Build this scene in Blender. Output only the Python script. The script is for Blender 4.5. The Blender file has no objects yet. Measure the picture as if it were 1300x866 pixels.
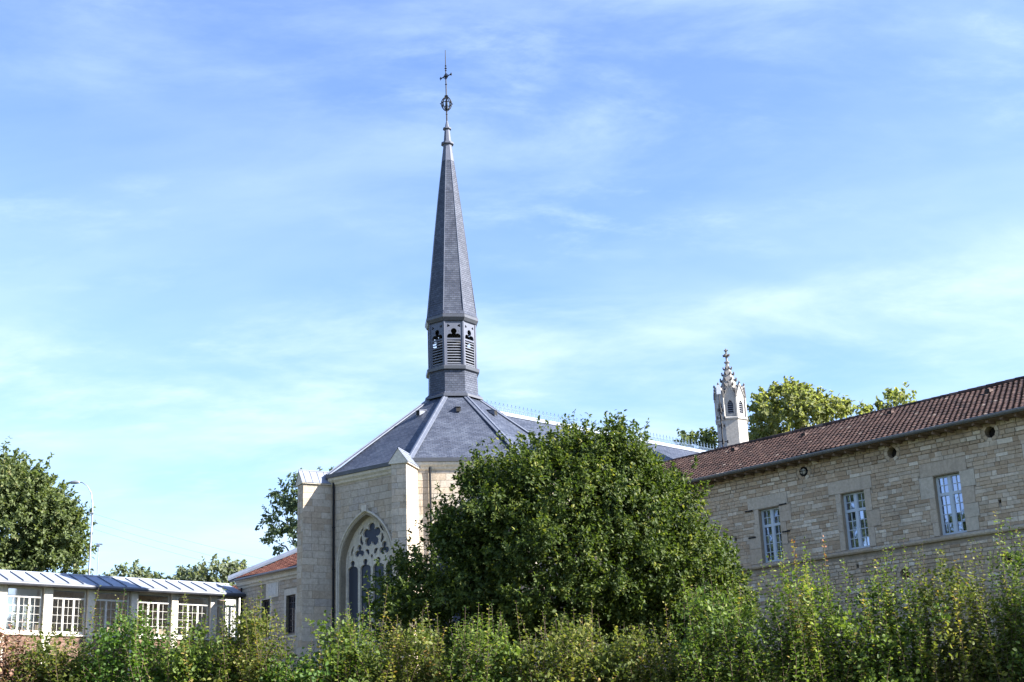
import bpy, math, random
import numpy as np
from mathutils import Vector, Matrix
from mathutils.geometry import tessellate_polygon
S = bpy.context.scene
COL = S.collection
R = math.radians
def azv(a): return Vector((math.sin(R(a)), math.cos(R(a)), 0.0))

# ------------------------------------------------------------------ camera
TILT, ROLL, FPX = 0.2948, 0.0364, 1711.13
cd = bpy.data.cameras.new('camera'); cam = bpy.data.objects.new('camera', cd); COL.objects.link(cam)
cd.sensor_width = 36.0; cd.lens = FPX / 1300 * 36; cd.clip_end = 3000; cd.clip_start = 0.1
F_ = Vector((0, math.cos(TILT), math.sin(TILT))); U0 = Vector((0, -math.sin(TILT), math.cos(TILT))); R0 = Vector((1, 0, 0))
Rr = math.cos(ROLL) * R0 - math.sin(ROLL) * U0; Uu = math.sin(ROLL) * R0 + math.cos(ROLL) * U0
cam.matrix_world = Matrix(((Rr.x, Uu.x, -F_.x, 0), (Rr.y, Uu.y, -F_.y, 0), (Rr.z, Uu.z, -F_.z, 0), (0, 0, 0, 1)))
S.camera = cam

# ------------------------------------------------------------------ sun, sky, exposure
SUN_AZ, SUN_EL = 105.0, 32.0
S.view_settings.view_transform = 'Standard'; S.view_settings.look = 'None'
S.view_settings.exposure = 1.9; S.view_settings.gamma = 1.0; S.view_settings.use_curve_mapping = False
sd = bpy.data.lights.new('sun', 'SUN'); sd.energy = 5.0; sd.angle = R(0.5); sd.color = (1.0, 0.96, 0.90)
so = bpy.data.objects.new('sun', sd); COL.objects.link(so)
sv = azv(SUN_AZ) * math.cos(R(SUN_EL)) + Vector((0, 0, math.sin(R(SUN_EL))))
so.rotation_euler = sv.to_track_quat('Z', 'Y').to_euler(); so.location = (60, -20, 60)

def ND(nt, t, **kw):
    n = nt.nodes.new(t)
    for k, v in kw.items():
        if k in ('loc',): n.location = v
        elif hasattr(n, k) and k not in ('Scale',): setattr(n, k, v)
    return n
W = bpy.data.worlds.new('World'); S.world = W; W.use_nodes = True
nt = W.node_tree; nt.nodes.clear(); L_ = nt.links.new
out = ND(nt, 'ShaderNodeOutputWorld'); bg = ND(nt, 'ShaderNodeBackground'); bg.inputs['Strength'].default_value = 0.08
sky = ND(nt, 'ShaderNodeTexSky'); sky.sky_type = 'NISHITA'; sky.sun_disc = False
sky.sun_elevation = R(SUN_EL); sky.sun_rotation = R(SUN_AZ); sky.altitude = 300; sky.air_density = 1.0; sky.dust_density = 0.6; sky.ozone_density = 2.2
tint = ND(nt, 'ShaderNodeMix'); tint.data_type = 'RGBA'; tint.blend_type = 'MULTIPLY'; tint.inputs[0].default_value = 1.0
tint.inputs[7].default_value = (0.87, 0.945, 1.18, 1)
L_(sky.outputs[0], tint.inputs[6])
tc = ND(nt, 'ShaderNodeTexCoord'); sep = ND(nt, 'ShaderNodeSeparateXYZ'); L_(tc.outputs['Generated'], sep.inputs[0])
def M(op, a, b=None, clamp=False):
    n = ND(nt, 'ShaderNodeMath', operation=op); n.use_clamp = clamp
    for i, v in enumerate((a, b)):
        if v is None: continue
        if isinstance(v, (int, float)): n.inputs[i].default_value = v
        else: L_(v, n.inputs[i])
    return n.outputs[0]
zz = M('ADD', M('MAXIMUM', sep.outputs[2], 0.0), 0.22)
cx = M('DIVIDE', sep.outputs[0], zz); cy = M('DIVIDE', sep.outputs[1], zz)
cmb = ND(nt, 'ShaderNodeCombineXYZ'); L_(cx, cmb.inputs[0]); L_(cy, cmb.inputs[1])
def cloud(rot, scale, nscale, detail, dist, rough, lo, hi, off=(0, 0, 0)):
    mp = ND(nt, 'ShaderNodeMapping'); mp.inputs['Rotation'].default_value = (0, 0, R(rot)); mp.inputs['Scale'].default_value = scale; mp.inputs['Location'].default_value = off
    L_(cmb.outputs[0], mp.inputs[0])
    no = ND(nt, 'ShaderNodeTexNoise'); no.inputs['Scale'].default_value = nscale; no.inputs['Detail'].default_value = detail
    no.inputs['Distortion'].default_value = dist; no.inputs['Roughness'].default_value = rough
    L_(mp.outputs[0], no.inputs['Vector'])
    mr = ND(nt, 'ShaderNodeMapRange'); mr.interpolation_type = 'SMOOTHSTEP'; mr.inputs[1].default_value = lo; mr.inputs[2].default_value = hi
    L_(no.outputs[0], mr.inputs[0]); return mr.outputs[0]
wisp = cloud(-24, (0.9, 1.5, 1), 3.4, 10, 0.25, 0.60, 0.36, 0.80, (0.3, 1.7, 0))
patch = cloud(-30, (0.8, 1.6, 1), 1.3, 3, 0.2, 0.5, 0.36, 0.62, (4.1, 2.2, 0))
cl = M('MULTIPLY', wisp, M('ADD', M('MULTIPLY', patch, 0.9), 0.12))
low = ND(nt, 'ShaderNodeMapRange'); low.interpolation_type = 'SMOOTHSTEP'; low.inputs[1].default_value = 0.62; low.inputs[2].default_value = 0.12
L_(sep.outputs[2], low.inputs[0])
veil = cloud(10, (1, 1.9, 1), 0.9, 5, 0.4, 0.55, 0.30, 0.75, (1.3, 0.4, 0))
cl2 = M('MULTIPLY', M('MULTIPLY', low.outputs[0], veil), 0.55)
fine = cloud(-34, (1.0, 1.9, 1), 7.0, 9, 0.15, 0.62, 0.44, 0.80, (2.3, 0.7, 0))
fpatch = cloud(-40, (0.7, 1.8, 1), 1.9, 3, 0.2, 0.5, 0.44, 0.66, (7.4, 3.1, 0))
cl = M('ADD', M('MULTIPLY', cl, 0.55), M('MULTIPLY', M('MULTIPLY', fine, fpatch), 0.38))
cm = M('MINIMUM', M('ADD', cl, cl2), 0.85)
mix = ND(nt, 'ShaderNodeMix'); mix.data_type = 'RGBA'; L_(cm, mix.inputs[0]); L_(tint.outputs[2], mix.inputs[6]); mix.inputs[7].default_value = (3.4, 4.2, 4.9, 1)
L_(mix.outputs[2], bg.inputs[0]); L_(bg.outputs[0], out.inputs[0])

# ------------------------------------------------------------------ materials
def mat_base(name):
    m = bpy.data.materials.new(name); m.use_nodes = True; t = m.node_tree
    return m, t, t.nodes['Principled BSDF'], t.links.new
def ramp(t, stops, interp='LINEAR'):
    n = t.nodes.new('ShaderNodeValToRGB'); n.color_ramp.interpolation = interp
    e = n.color_ramp.elements
    while len(e) < len(stops): e.new(0.5)
    for k, (p, c) in enumerate(stops): e[k].position = p; e[k].color = (*c, 1)
    return n
def attr(t, name='rnd'):
    n = t.nodes.new('ShaderNodeAttribute'); n.attribute_name = name; return n
def noise(t, scale, detail=6, rough=0.6, vec=None, dist=0):
    n = t.nodes.new('ShaderNodeTexNoise'); n.inputs['Scale'].default_value = scale; n.inputs['Detail'].default_value = detail
    n.inputs['Roughness'].default_value = rough; n.inputs['Distortion'].default_value = dist
    g = t.nodes.new('ShaderNodeNewGeometry'); t.links.new(vec if vec else g.outputs['Position'], n.inputs['Vector']); return n
def mixc(t, fac, a, b, mode='MIX'):
    n = t.nodes.new('ShaderNodeMix'); n.data_type = 'RGBA'; n.blend_type = mode
    for s, v in ((0, fac), (6, a), (7, b)):
        if isinstance(v, (int, float)): n.inputs[s].default_value = v
        elif isinstance(v, tuple): n.inputs[s].default_value = (*v, 1)
        else: t.links.new(v, n.inputs[s])
    return n.outputs[2]
def bump(t, h, dist, strength, bsdf):
    b = t.nodes.new('ShaderNodeBump'); b.inputs['Distance'].default_value = dist; b.inputs['Strength'].default_value = strength
    t.links.new(h, b.inputs['Height']); t.links.new(b.outputs[0], bsdf.inputs['Normal'])
def stone(name, stops, stain=(0.16, 0.14, 0.11), stain_amt=0.45, rough=0.9, streak=0.4):
    m, t, b, l = mat_base(name)
    c = ramp(t, stops); l(attr(t).outputs['Fac'], c.inputs[0])
    n1 = noise(t, 9, 8, 0.7); r1 = ramp(t, [(0.3, (0.72, 0.71, 0.70)), (0.7, (1.1, 1.1, 1.1))]); l(n1.outputs[0], r1.inputs[0])
    a = mixc(t, 1.0, c.outputs[0], r1.outputs[0], 'MULTIPLY')
    n2 = noise(t, 0.9, 6, 0.65, dist=0.8); r2 = ramp(t, [(0.48, (0, 0, 0)), (0.75, (stain_amt,) * 3)]); l(n2.outputs[0], r2.inputs[0])
    mp = t.nodes.new('ShaderNodeMapping'); mp.inputs['Scale'].default_value = (5, 5, 0.45); g = t.nodes.new('ShaderNodeNewGeometry'); l(g.outputs['Position'], mp.inputs[0])
    n4 = noise(t, 1.0, 7, 0.65, mp.outputs[0]); r4 = ramp(t, [(0.52, (0, 0, 0)), (0.78, (streak,) * 3)]); l(n4.outputs[0], r4.inputs[0])
    a = mixc(t, r4.outputs[0], a, tuple(c * 0.8 for c in stain))
    l(mixc(t, r2.outputs[0], a, stain), b.inputs['Base Color'])
    b.inputs['Roughness'].default_value = rough; b.inputs['Specular IOR Level'].default_value = 0.2
    n3 = noise(t, 30, 8, 0.7); bump(t, n3.outputs[0], 0.02, 0.6, b)
    return m
M_ASH = stone('limestone ashlar', [(0, (0.42, 0.34, 0.255)), (0.25, (0.52, 0.43, 0.335)), (0.5, (0.475, 0.415, 0.345)), (0.75, (0.56, 0.485, 0.395)), (1, (0.43, 0.38, 0.335))], stain_amt=0.3)
M_TRIM = stone('dressed limestone', [(0, (0.60, 0.54, 0.45)), (1, (0.68, 0.63, 0.55))], stain_amt=0.18)
M_JOINT = stone('lime mortar', [(0, (0.30, 0.26, 0.20)), (1, (0.33, 0.29, 0.23))])
M_RUB = stone('rubble limestone', [(0, (0.37, 0.275, 0.185)), (0.2, (0.48, 0.37, 0.26)), (0.5, (0.52, 0.415, 0.30)), (0.72, (0.48, 0.40, 0.305)), (0.86, (0.60, 0.51, 0.40)), (1, (0.70, 0.62, 0.50))], stain_amt=0.35)
M_RJOINT = stone('old earth mortar', [(0, (0.30, 0.25, 0.19)), (1, (0.35, 0.295, 0.23))])
M_WHITE = stone('pale turret stone', [(0, (0.36, 0.34, 0.31)), (0.5, (0.43, 0.41, 0.38)), (1, (0.48, 0.46, 0.43))], stain=(0.17, 0.16, 0.15), stain_amt=0.6)
M_WEATH = stone('weathered grey stone', [(0, (0.10, 0.095, 0.09)), (0.5, (0.24, 0.225, 0.21)), (1, (0.40, 0.38, 0.36))], stain=(0.14, 0.14, 0.13), stain_amt=0.6)
M_BRICK = stone('red brick', [(0, (0.16, 0.085, 0.065)), (0.5, (0.21, 0.115, 0.085)), (1, (0.26, 0.17, 0.13))], stain_amt=0.2)
M_PLASTER = stone('warm plaster', [(0, (0.55, 0.42, 0.30)), (1, (0.62, 0.48, 0.34))], stain_amt=0.1)
M_RENDER = stone('pale render', [(0, (0.62, 0.60, 0.56)), (1, (0.66, 0.64, 0.60))], stain_amt=0.15)

def slate(name, c1, c2, mortar, bw, bh, rough=0.5, spec=0.5):
    m, t, b, l = mat_base(name)
    uv = t.nodes.new('ShaderNodeUVMap'); uv.uv_map = 'UVMap'
    br = t.nodes.new('ShaderNodeTexBrick'); l(uv.outputs[0], br.inputs['Vector'])
    br.inputs['Scale'].default_value = 1.0; br.inputs['Brick Width'].default_value = bw; br.inputs['Row Height'].default_value = bh
    br.inputs['Mortar Size'].default_value = 0.010; br.inputs['Mortar Smooth'].default_value = 0.3; br.inputs['Bias'].default_value = 0.0
    br.inputs['Color1'].default_value = (*c1, 1); br.inputs['Color2'].default_value = (*c2, 1); br.inputs['Mortar'].default_value = (*mortar, 1)
    n1 = noise(t, 0.7, 8, 0.72, dist=0.6); r1 = ramp(t, [(0.3, (0.62, 0.63, 0.66)), (0.5, (1, 1, 1)), (0.7, (1.45, 1.45, 1.35))]); l(n1.outputs[0], r1.inputs[0])
    l(mixc(t, 1.0, br.outputs[0], r1.outputs[0], 'MULTIPLY'), b.inputs['Base Color'])
    b.inputs['Roughness'].default_value = rough; b.inputs['Specular IOR Level'].default_value = spec
    sep = t.nodes.new('ShaderNodeSeparateXYZ'); l(uv.outputs[0], sep.inputs[0])
    dv = t.nodes.new('ShaderNodeMath'); dv.operation = 'DIVIDE'; l(sep.outputs[1], dv.inputs[0]); dv.inputs[1].default_value = bh
    fr = t.nodes.new('ShaderNodeMath'); fr.operation = 'FRACT'; l(dv.outputs[0], fr.inputs[0])
    sb = t.nodes.new('ShaderNodeMath'); sb.operation = 'MULTIPLY_ADD'; l(fr.outputs[0], sb.inputs[0]); sb.inputs[1].default_value = -1.0; l(br.outputs['Fac'], sb.inputs[2])
    bump(t, sb.outputs[0], -0.008 if False else 0.008, 0.7, b)
    return m
M_SLATE = slate('blue grey slate', (0.040, 0.049, 0.074), (0.072, 0.083, 0.115), (0.022, 0.026, 0.037), 0.24, 0.135, 0.55, 0.28)
M_SLATE2 = slate('spire slate', (0.038, 0.046, 0.070), (0.070, 0.079, 0.110), (0.022, 0.026, 0.037), 0.20, 0.12, 0.55, 0.28)
def plain(name, col, rough=0.5, metal=0.0, var=0.15, scale=3.0, spec=0.5):
    m, t, b, l = mat_base(name)
    n = noise(t, scale, 6, 0.65); r = ramp(t, [(0.25, tuple(c * (1 - var) for c in col)), (0.75, tuple(min(1, c * (1 + var)) for c in col))]); l(n.outputs[0], r.inputs[0])
    l(r.outputs[0], b.inputs['Base Color']); b.inputs['Roughness'].default_value = rough; b.inputs['Metallic'].default_value = metal
    b.inputs['Specular IOR Level'].default_value = spec
    n2 = noise(t, 14, 5, 0.6); bump(t, n2.outputs[0], 0.006, 0.35, b)
    return m
M_ZINC = plain('weathered zinc', (0.27, 0.30, 0.36), 0.55, 0.15, 0.22)
M_LEAD = plain('lead flashing', (0.13, 0.145, 0.185), 0.5, 0.2, 0.2)
M_DARKLEAD = plain('dark lead', (0.07, 0.075, 0.09), 0.45, 0.2)
M_BELF = plain('grey painted wood', (0.085, 0.095, 0.13), 0.6)
M_LOUV = plain('weathered louvre wood', (0.16, 0.17, 0.20), 0.65)
M_IRON = plain('black iron', (0.010, 0.011, 0.014), 0.55, 0.0, 0.15, 3.0, 0.2)
M_CREST = plain('bluish galvanised iron', (0.13, 0.19, 0.27), 0.5, 0.2)
M_GUT = plain('grey gutter metal', (0.16, 0.165, 0.18), 0.4, 0.4)
M_FRAME = plain('blue grey window paint', (0.46, 0.52, 0.58), 0.5, 0, 0.06)
M_WPAINT = plain('white window paint', (0.50, 0.48, 0.44), 0.5, 0, 0.06)
M_DARKW = plain('dark brown window paint', (0.06, 0.05, 0.05), 0.5)
M_SOFFIT = plain('eave timber', (0.17, 0.12, 0.09), 0.8)
M_WOODPOST = plain('grey brown timber', (0.26, 0.22, 0.19), 0.8)
M_HOLE = plain('dark recess', (0.02, 0.018, 0.016), 0.95)
M_GALV = plain('galvanised steel', (0.30, 0.32, 0.34), 0.45, 0.5)
M_CAPZINC = plain('dull cap zinc', (0.19, 0.21, 0.26), 0.6, 0.1, 0.25)
def tile_mat(name, stops):
    m, t, b, l = mat_base(name); c = ramp(t, stops); l(attr(t).outputs['Fac'], c.inputs[0])
    n = noise(t, 2.2, 6, 0.7); r = ramp(t, [(0.3, (0.6, 0.6, 0.62)), (0.7, (1.15, 1.15, 1.15))]); l(n.outputs[0], r.inputs[0])
    l(mixc(t, 1.0, c.outputs[0], r.outputs[0], 'MULTIPLY'), b.inputs['Base Color']); b.inputs['Roughness'].default_value = 0.75; b.inputs['Specular IOR Level'].default_value = 0.3
    n2 = noise(t, 25, 6, 0.7); bump(t, n2.outputs[0], 0.01, 0.5, b); return m
M_TILE = tile_mat('brown clay tiles', [(0, (0.030, 0.018, 0.015)), (0.4, (0.055, 0.030, 0.024)), (0.75, (0.080, 0.043, 0.033)), (0.95, (0.115, 0.075, 0.06)), (1, (0.16, 0.125, 0.105))])
M_RTILE = tile_mat('red clay tiles', [(0, (0.095, 0.034, 0.025)), (0.5, (0.14, 0.053, 0.037)), (1, (0.19, 0.09, 0.062))])
def glass(name, col, rough, gl):
    m = bpy.data.materials.new(name); m.use_nodes = True; t = m.node_tree; t.nodes.clear(); l = t.links.new
    o = t.nodes.new('ShaderNodeOutputMaterial'); d = t.nodes.new('ShaderNodeBsdfDiffuse'); d.inputs[0].default_value = (*col, 1)
    g = t.nodes.new('ShaderNodeBsdfGlossy'); g.inputs['Roughness'].default_value = rough; g.inputs[0].default_value = (0.72, 0.80, 1, 1)
    n = noise(t, 1.6, 2, 0.4); b = t.nodes.new('ShaderNodeBump'); b.inputs['Distance'].default_value = 0.01; b.inputs['Strength'].default_value = 0.25; l(n.outputs[0], b.inputs['Height']); l(b.outputs[0], g.inputs['Normal'])
    x = t.nodes.new('ShaderNodeMixShader'); x.inputs[0].default_value = gl; l(d.outputs[0], x.inputs[1]); l(g.outputs[0], x.inputs[2]); l(x.outputs[0], o.inputs[0]); return m
M_GLASS = glass('old window glass', (0.02, 0.025, 0.03), 0.03, 0.34)
M_CHGLASS = glass('dark leaded glass', (0.045, 0.05, 0.068), 0.35, 0.03)
M_DGLASS = glass('near black glass', (0.012, 0.012, 0.016), 0.1, 0.1)  # near-black glass of the annexe windows
def clearglass(name, gl):
    m = bpy.data.materials.new(name); m.use_nodes = True; t = m.node_tree; t.nodes.clear(); l = t.links.new
    o = t.nodes.new('ShaderNodeOutputMaterial'); d = t.nodes.new('ShaderNodeBsdfTransparent'); d.inputs[0].default_value = (0.9, 0.93, 0.93, 1)
    g = t.nodes.new('ShaderNodeBsdfGlossy'); g.inputs['Roughness'].default_value = 0.04
    x = t.nodes.new('ShaderNodeMixShader'); x.inputs[0].default_value = gl; l(d.outputs[0], x.inputs[1]); l(g.outputs[0], x.inputs[2]); l(x.outputs[0], o.inputs[0]); return m
M_CLEAR = clearglass('clear window glass', 0.26)
M_SKYGL = clearglass('reflecting window glass', 0.55)
def leaf(name, stops, trans=0.36, rough=0.55, spec=0.22):
    m, t, b, l = mat_base(name); c = ramp(t, stops); l(attr(t).outputs['Fac'], c.inputs[0])
    l(c.outputs[0], b.inputs['Base Color']); b.inputs['Roughness'].default_value = rough; b.inputs['Specular IOR Level'].default_value = spec
    tr = t.nodes.new('ShaderNodeBsdfTranslucent'); l(mixc(t, 1.0, c.outputs[0], (1.5, 1.6, 0.7), 'MULTIPLY'), tr.inputs[0])
    x = t.nodes.new('ShaderNodeMixShader'); x.inputs[0].default_value = trans; o = t.nodes['Material Output']
    l(b.outputs[0], x.inputs[1]); l(tr.outputs[0], x.inputs[2]); l(x.outputs[0], o.inputs[0]); return m
M_LINDEN = leaf('linden leaves', [(0, (0.026, 0.043, 0.011)), (0.42, (0.050, 0.077, 0.017)), (0.75, (0.100, 0.130, 0.030)), (0.96, (0.19, 0.20, 0.048)), (0.985, (0.28, 0.24, 0.04)), (1, (0.36, 0.26, 0.04))])
M_OLDTREE = leaf('mid green leaves', [(0, (0.058, 0.080, 0.032)), (0.5, (0.11, 0.14, 0.055)), (0.9, (0.19, 0.22, 0.10)), (1, (0.27, 0.24, 0.12))])
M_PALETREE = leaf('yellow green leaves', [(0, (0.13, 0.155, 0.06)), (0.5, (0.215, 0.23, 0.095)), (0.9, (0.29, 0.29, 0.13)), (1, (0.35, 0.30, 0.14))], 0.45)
M_HAZETREE = leaf('haze paled leaves', [(0, (0.14, 0.17, 0.12)), (0.6, (0.20, 0.225, 0.15)), (1, (0.28, 0.28, 0.17))])  # aerial haze of the far trees is put into the leaf colour
M_NEEDLE = leaf('dark blue green leaves', [(0, (0.06, 0.085, 0.055)), (0.6, (0.10, 0.14, 0.085)), (1, (0.15, 0.19, 0.11))])
M_SHRUB = leaf('shrub leaves', [(0, (0.046, 0.078, 0.017)), (0.45, (0.098, 0.145, 0.030)), (0.8, (0.19, 0.235, 0.05)), (0.95, (0.30, 0.30, 0.07)), (1, (0.38, 0.29, 0.09))])
M_SHRUBY = leaf('yellowing shrub leaves', [(0, (0.052, 0.072, 0.018)), (0.4, (0.105, 0.128, 0.030)), (0.75, (0.19, 0.19, 0.048)), (0.93, (0.33, 0.29, 0.075)), (1, (0.36, 0.23, 0.09))])
M_SHRUBG = leaf('fresh green shrub leaves', [(0, (0.038, 0.080, 0.016)), (0.5, (0.080, 0.145, 0.028)), (0.85, (0.15, 0.215, 0.045)), (1, (0.32, 0.31, 0.08))])
M_DRY = leaf('dry reddish leaves', [(0, (0.16, 0.08, 0.05)), (0.5, (0.25, 0.14, 0.10)), (0.8, (0.28, 0.22, 0.10)), (1, (0.16, 0.18, 0.05))], 0.2)
M_TIP = leaf('orange red young leaves', [(0, (0.20, 0.07, 0.04)), (1, (0.34, 0.16, 0.08))])
M_BARK = plain('bark', (0.10, 0.08, 0.06), 0.9, 0, 0.3, 8)
M_TWIG = plain('shrub twigs', (0.10, 0.065, 0.04), 0.8, 0, 0.3, 12)
def ground_mat():
    m, t, b, l = mat_base('rough grass'); n = noise(t, 1.3, 8, 0.7)
    r = ramp(t, [(0.3, (0.035, 0.05, 0.015)), (0.5, (0.06, 0.075, 0.025)), (0.7, (0.10, 0.085, 0.045))]); l(n.outputs[0], r.inputs[0]); l(r.outputs[0], b.inputs['Base Color'])
    b.inputs['Roughness'].default_value = 0.95; n2 = noise(t, 40, 6, 0.7); bump(t, n2.outputs[0], 0.05, 0.8, b); return m
M_GROUND = ground_mat()

# ------------------------------------------------------------------ mesh builder and scene tree
ROOT = {}
class MB:
    def __init__(s): s.v = []; s.f = []; s.r = []; s.rv = 0.5; s.smooth = False
    def pts(s, ps):
        i = len(s.v); s.v += [tuple(p) for p in ps]; s.r += [s.rv] * len(ps); return list(range(i, i + len(ps)))
    def poly(s, ps): s.f.append(tuple(s.pts(ps)))
    def loft(s, a, b):
        n = len(a)
        for i in range(n): s.poly([a[i], a[(i + 1) % n], b[(i + 1) % n], b[i]])
    def hexa(s, lo, hi):        # two quads, bottom and top, same winding
        s.poly(lo[::-1]); s.poly(hi); s.loft(lo, hi)
    def box(s, F, u0, u1, d0, d1, z0, z1):
        P = F.p
        s.hexa([P(u0, d1, z0), P(u1, d1, z0), P(u1, d0, z0), P(u0, d0, z0)], [P(u0, d1, z1), P(u1, d1, z1), P(u1, d0, z1), P(u0, d0, z1)])
    def tube(s, pts, rads, n=6, cap=True):
        rings = []; pts = [Vector(p) for p in pts]
        for i, p in enumerate(pts):
            t = (pts[min(i + 1, len(pts) - 1)] - pts[max(i - 1, 0)]); t = t.normalized() if t.length > 1e-9 else Vector((0, 0, 1))
            a = Vector((1, 0, 0)) if abs(t.x) < 0.8 else Vector((0, 1, 0)); x = t.cross(a).normalized(); y = t.cross(x)
            r = rads[i] if hasattr(rads, '__len__') else rads
            rings.append(s.pts([p + (x * math.cos(k * 2 * math.pi / n) + y * math.sin(k * 2 * math.pi / n)) * r for k in range(n)]))
        for a, b in zip(rings, rings[1:]):
            for k in range(n): s.f.append((a[k], a[(k + 1) % n], b[(k + 1) % n], b[k]))
        if cap: s.f.append(tuple(rings[0][::-1])); s.f.append(tuple(rings[-1]))
    def prism(s, prof, c, A, cap=True, n=8):  # stacked n-gon rings: prof = [(z, R)], A = azimuth of one face's normal
        rings = []
        for z, r in prof:
            rings.append([Vector((c[0], c[1], z)) + azv(A + 180 / n - k * 360 / n) * r for k in range(n)])
        for a, b in zip(rings, rings[1:]): s.loft(a, b)
        if cap: s.poly(rings[0][::-1]); s.poly(rings[-1])
    def strip(s, F, prof, u0, u1):   # profile [(d, z)] swept along u
        for (d0, z0), (d1, z1) in zip(prof, prof[1:]): s.poly([F.p(u0, d0, z0), F.p(u1, d0, z0), F.p(u1, d1, z1), F.p(u0, d1, z1)])
        s.poly([F.p(u0, d, z) for d, z in prof]); s.poly([F.p(u1, d, z) for d, z in prof][::-1])
    def plate(s, F, outer, holes, d0, d1, rim=True, front=True):   # plate between depth d1 (front) and d0 (back)
        loops = [outer] + holes; flat = [p for lp in loops for p in lp]
        tris = tessellate_polygon([[Vector((a, b, 0)) for a, b in lp] for lp in loops])
        if front:
            ids = s.pts([F.p(a, d1, b) for a, b in flat])
            for t in tris:
                a, b, c = (flat[i] for i in t)
                cr = (b[0] - a[0]) * (c[1] - a[1]) - (b[1] - a[1]) * (c[0] - a[0])
                t = t if cr > 0 else (t[0], t[2], t[1]); s.f.append(tuple(ids[i] for i in t))
        for lp in (loops if rim else holes):
            for i in range(len(lp)):
                a, b = lp[i], lp[(i + 1) % len(lp)]
                s.poly([F.p(a[0], d1, a[1]), F.p(b[0], d1, b[1]), F.p(b[0], d0, b[1]), F.p(a[0], d0, a[1])])
    def build(s, name, mat, parent=None, loc=None, uv=True):
        L = ROOT[parent] if parent is not None else Vector(loc if loc is not None else (0, 0, 0))
        V = np.array(s.v, dtype=np.float64).reshape(-1, 3) - np.array(L)
        me = bpy.data.meshes.new(name); me.from_pydata(V.tolist(), [], s.f); me.update()
        me.materials.append(mat)
        a = me.attributes.new('rnd', 'FLOAT', 'POINT'); a.data.foreach_set('value', np.array(s.r, dtype=np.float32))
        if uv:
            ul = me.uv_layers.new(name='UVMap'); W_ = np.array(s.v); res = np.zeros((len(me.loops), 2), dtype=np.float32)
            for p in me.polygons:
                n = p.normal; t = Vector((-n.y, n.x, 0)) if abs(n.z) < 0.999 else Vector((1, 0, 0)); t.normalize(); b = n.cross(t)
                for li, vi in zip(p.loop_indices, p.vertices): q = W_[vi]; res[li] = (q[0] * t.x + q[1] * t.y, q[0] * b.x + q[1] * b.y + q[2] * b.z)
            ul.data.foreach_set('uv', res.ravel())
        if s.smooth: me.polygons.foreach_set('use_smooth', [True] * len(me.polygons))
        o = bpy.data.objects.new(name, me); COL.objects.link(o); ROOT[o] = L
        if parent is not None: o.parent = parent
        else: o.location = L
        return o
class Fr:
    def __init__(s, P0, naz): s.o = Vector((P0[0], P0[1], 0)); s.n = azv(naz); s.u = azv(naz - 90); s.naz = naz
    def p(s, u, d, z): return s.o + s.u * u + s.n * d + Vector((0, 0, z))
def tag(o, label=None, cat=None, group=None, kind=None):
    if label: o['label'] = label
    if cat: o['category'] = cat
    if group: o['group'] = group
    if kind: o['kind'] = kind
    return o
def thing(name, label, cat, loc, group=None):
    o = bpy.data.objects.new(name, None); COL.objects.link(o); o.location = loc; o.empty_display_size = 0.3
    ROOT[o] = Vector(loc); return tag(o, label, cat, group)
def shapes(fn, name, mat, parent=None, label=None, loc=None):
    m = MB(); fn(m); o = m.build(name, mat, parent, loc)
    if label: o['label'] = label
    return o

def stones(mb, F, u0, u1, z0, z1, hc, lc, gap, proud, jit, bev, rng, block=None, rough=0.0):
    z = z0
    while z < z1 - 0.05:
        h = rng.uniform(*hc); zt = min(z + h, z1)
        if z1 - zt < 0.06: zt = z1
        bl = sorted(block(z, zt)) if block else []
        free = []; u = u0
        for a, b in bl:
            if a > u: free.append((u, min(a, u1)))
            u = max(u, b)
        if u < u1: free.append((u, u1))
        for a, b in free:
            x = a - (0 if a > u0 else 0)
            first = True
            while x < b - 0.02:
                w = rng.uniform(*lc); w = w * (rng.uniform(0.4, 1) if first else 1); first = False
                e = min(x + w, b)
                if b - e < 0.10: e = b
                g = gap / 2; d = proud + rng.uniform(-jit, jit); mb.rv = rng.random()
                q = lambda: rng.uniform(-rough, rough)
                lo = [(x + g, z + g), (e - g, z + g), (e - g, zt - g), (x + g, zt - g)]
                hi = [(x + g + bev + q(), z + g + bev + q()), (e - g - bev + q(), z + g + bev + q()), (e - g - bev + q(), zt - g - bev + q()), (x + g + bev + q(), zt - g - bev + q())]
                i = mb.pts([F.p(p[0], 0.0, p[1]) for p in lo] + [F.p(p[0], d + rng.uniform(-1, 1) * jit * 0.4, p[1]) for p in hi])
                mb.f.append((i[4], i[5], i[6], i[7]))
                for k in range(4): mb.f.append((i[k], i[(k + 1) % 4], i[4 + (k + 1) % 4], i[4 + k]))
                x = e
        z = zt
    mb.rv = 0.5
def circle(cu, cz, r, n=20, a0=0.0): return [(cu + r * math.cos(a0 + 2 * math.pi * k / n), cz + r * math.sin(a0 + 2 * math.pi * k / n)) for k in range(n)]
def foil(cu, cz, n, d, r, phi, a0=90.0, m=9):
    o = []
    for k in range(n):
        a = R(a0 + k * 360 / n)
        for j in range(m):
            t = R(-phi + 2 * phi * j / (m - 1)); o.append((cu + d * math.cos(a) + r * math.cos(a + t), cz + d * math.sin(a) + r * math.sin(a + t)))
    return o
def arch(cu, half, zb, zs, rise, n=14):
    r = (half * half + rise * rise) / (2 * half); L = []; o = [(cu - half, zb), (cu + half, zb)]
    c = cu + half - r; amax = math.asin(min(1, rise / r))
    for k in range(n + 1): a = amax * k / n; o.append((c + r * math.cos(a), zs + r * math.sin(a)))
    c2 = cu - half + r
    for k in range(n - 1, -1, -1): a = amax * k / n; o.append((c2 - r * math.cos(a), zs + r * math.sin(a)))
    return o
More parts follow.
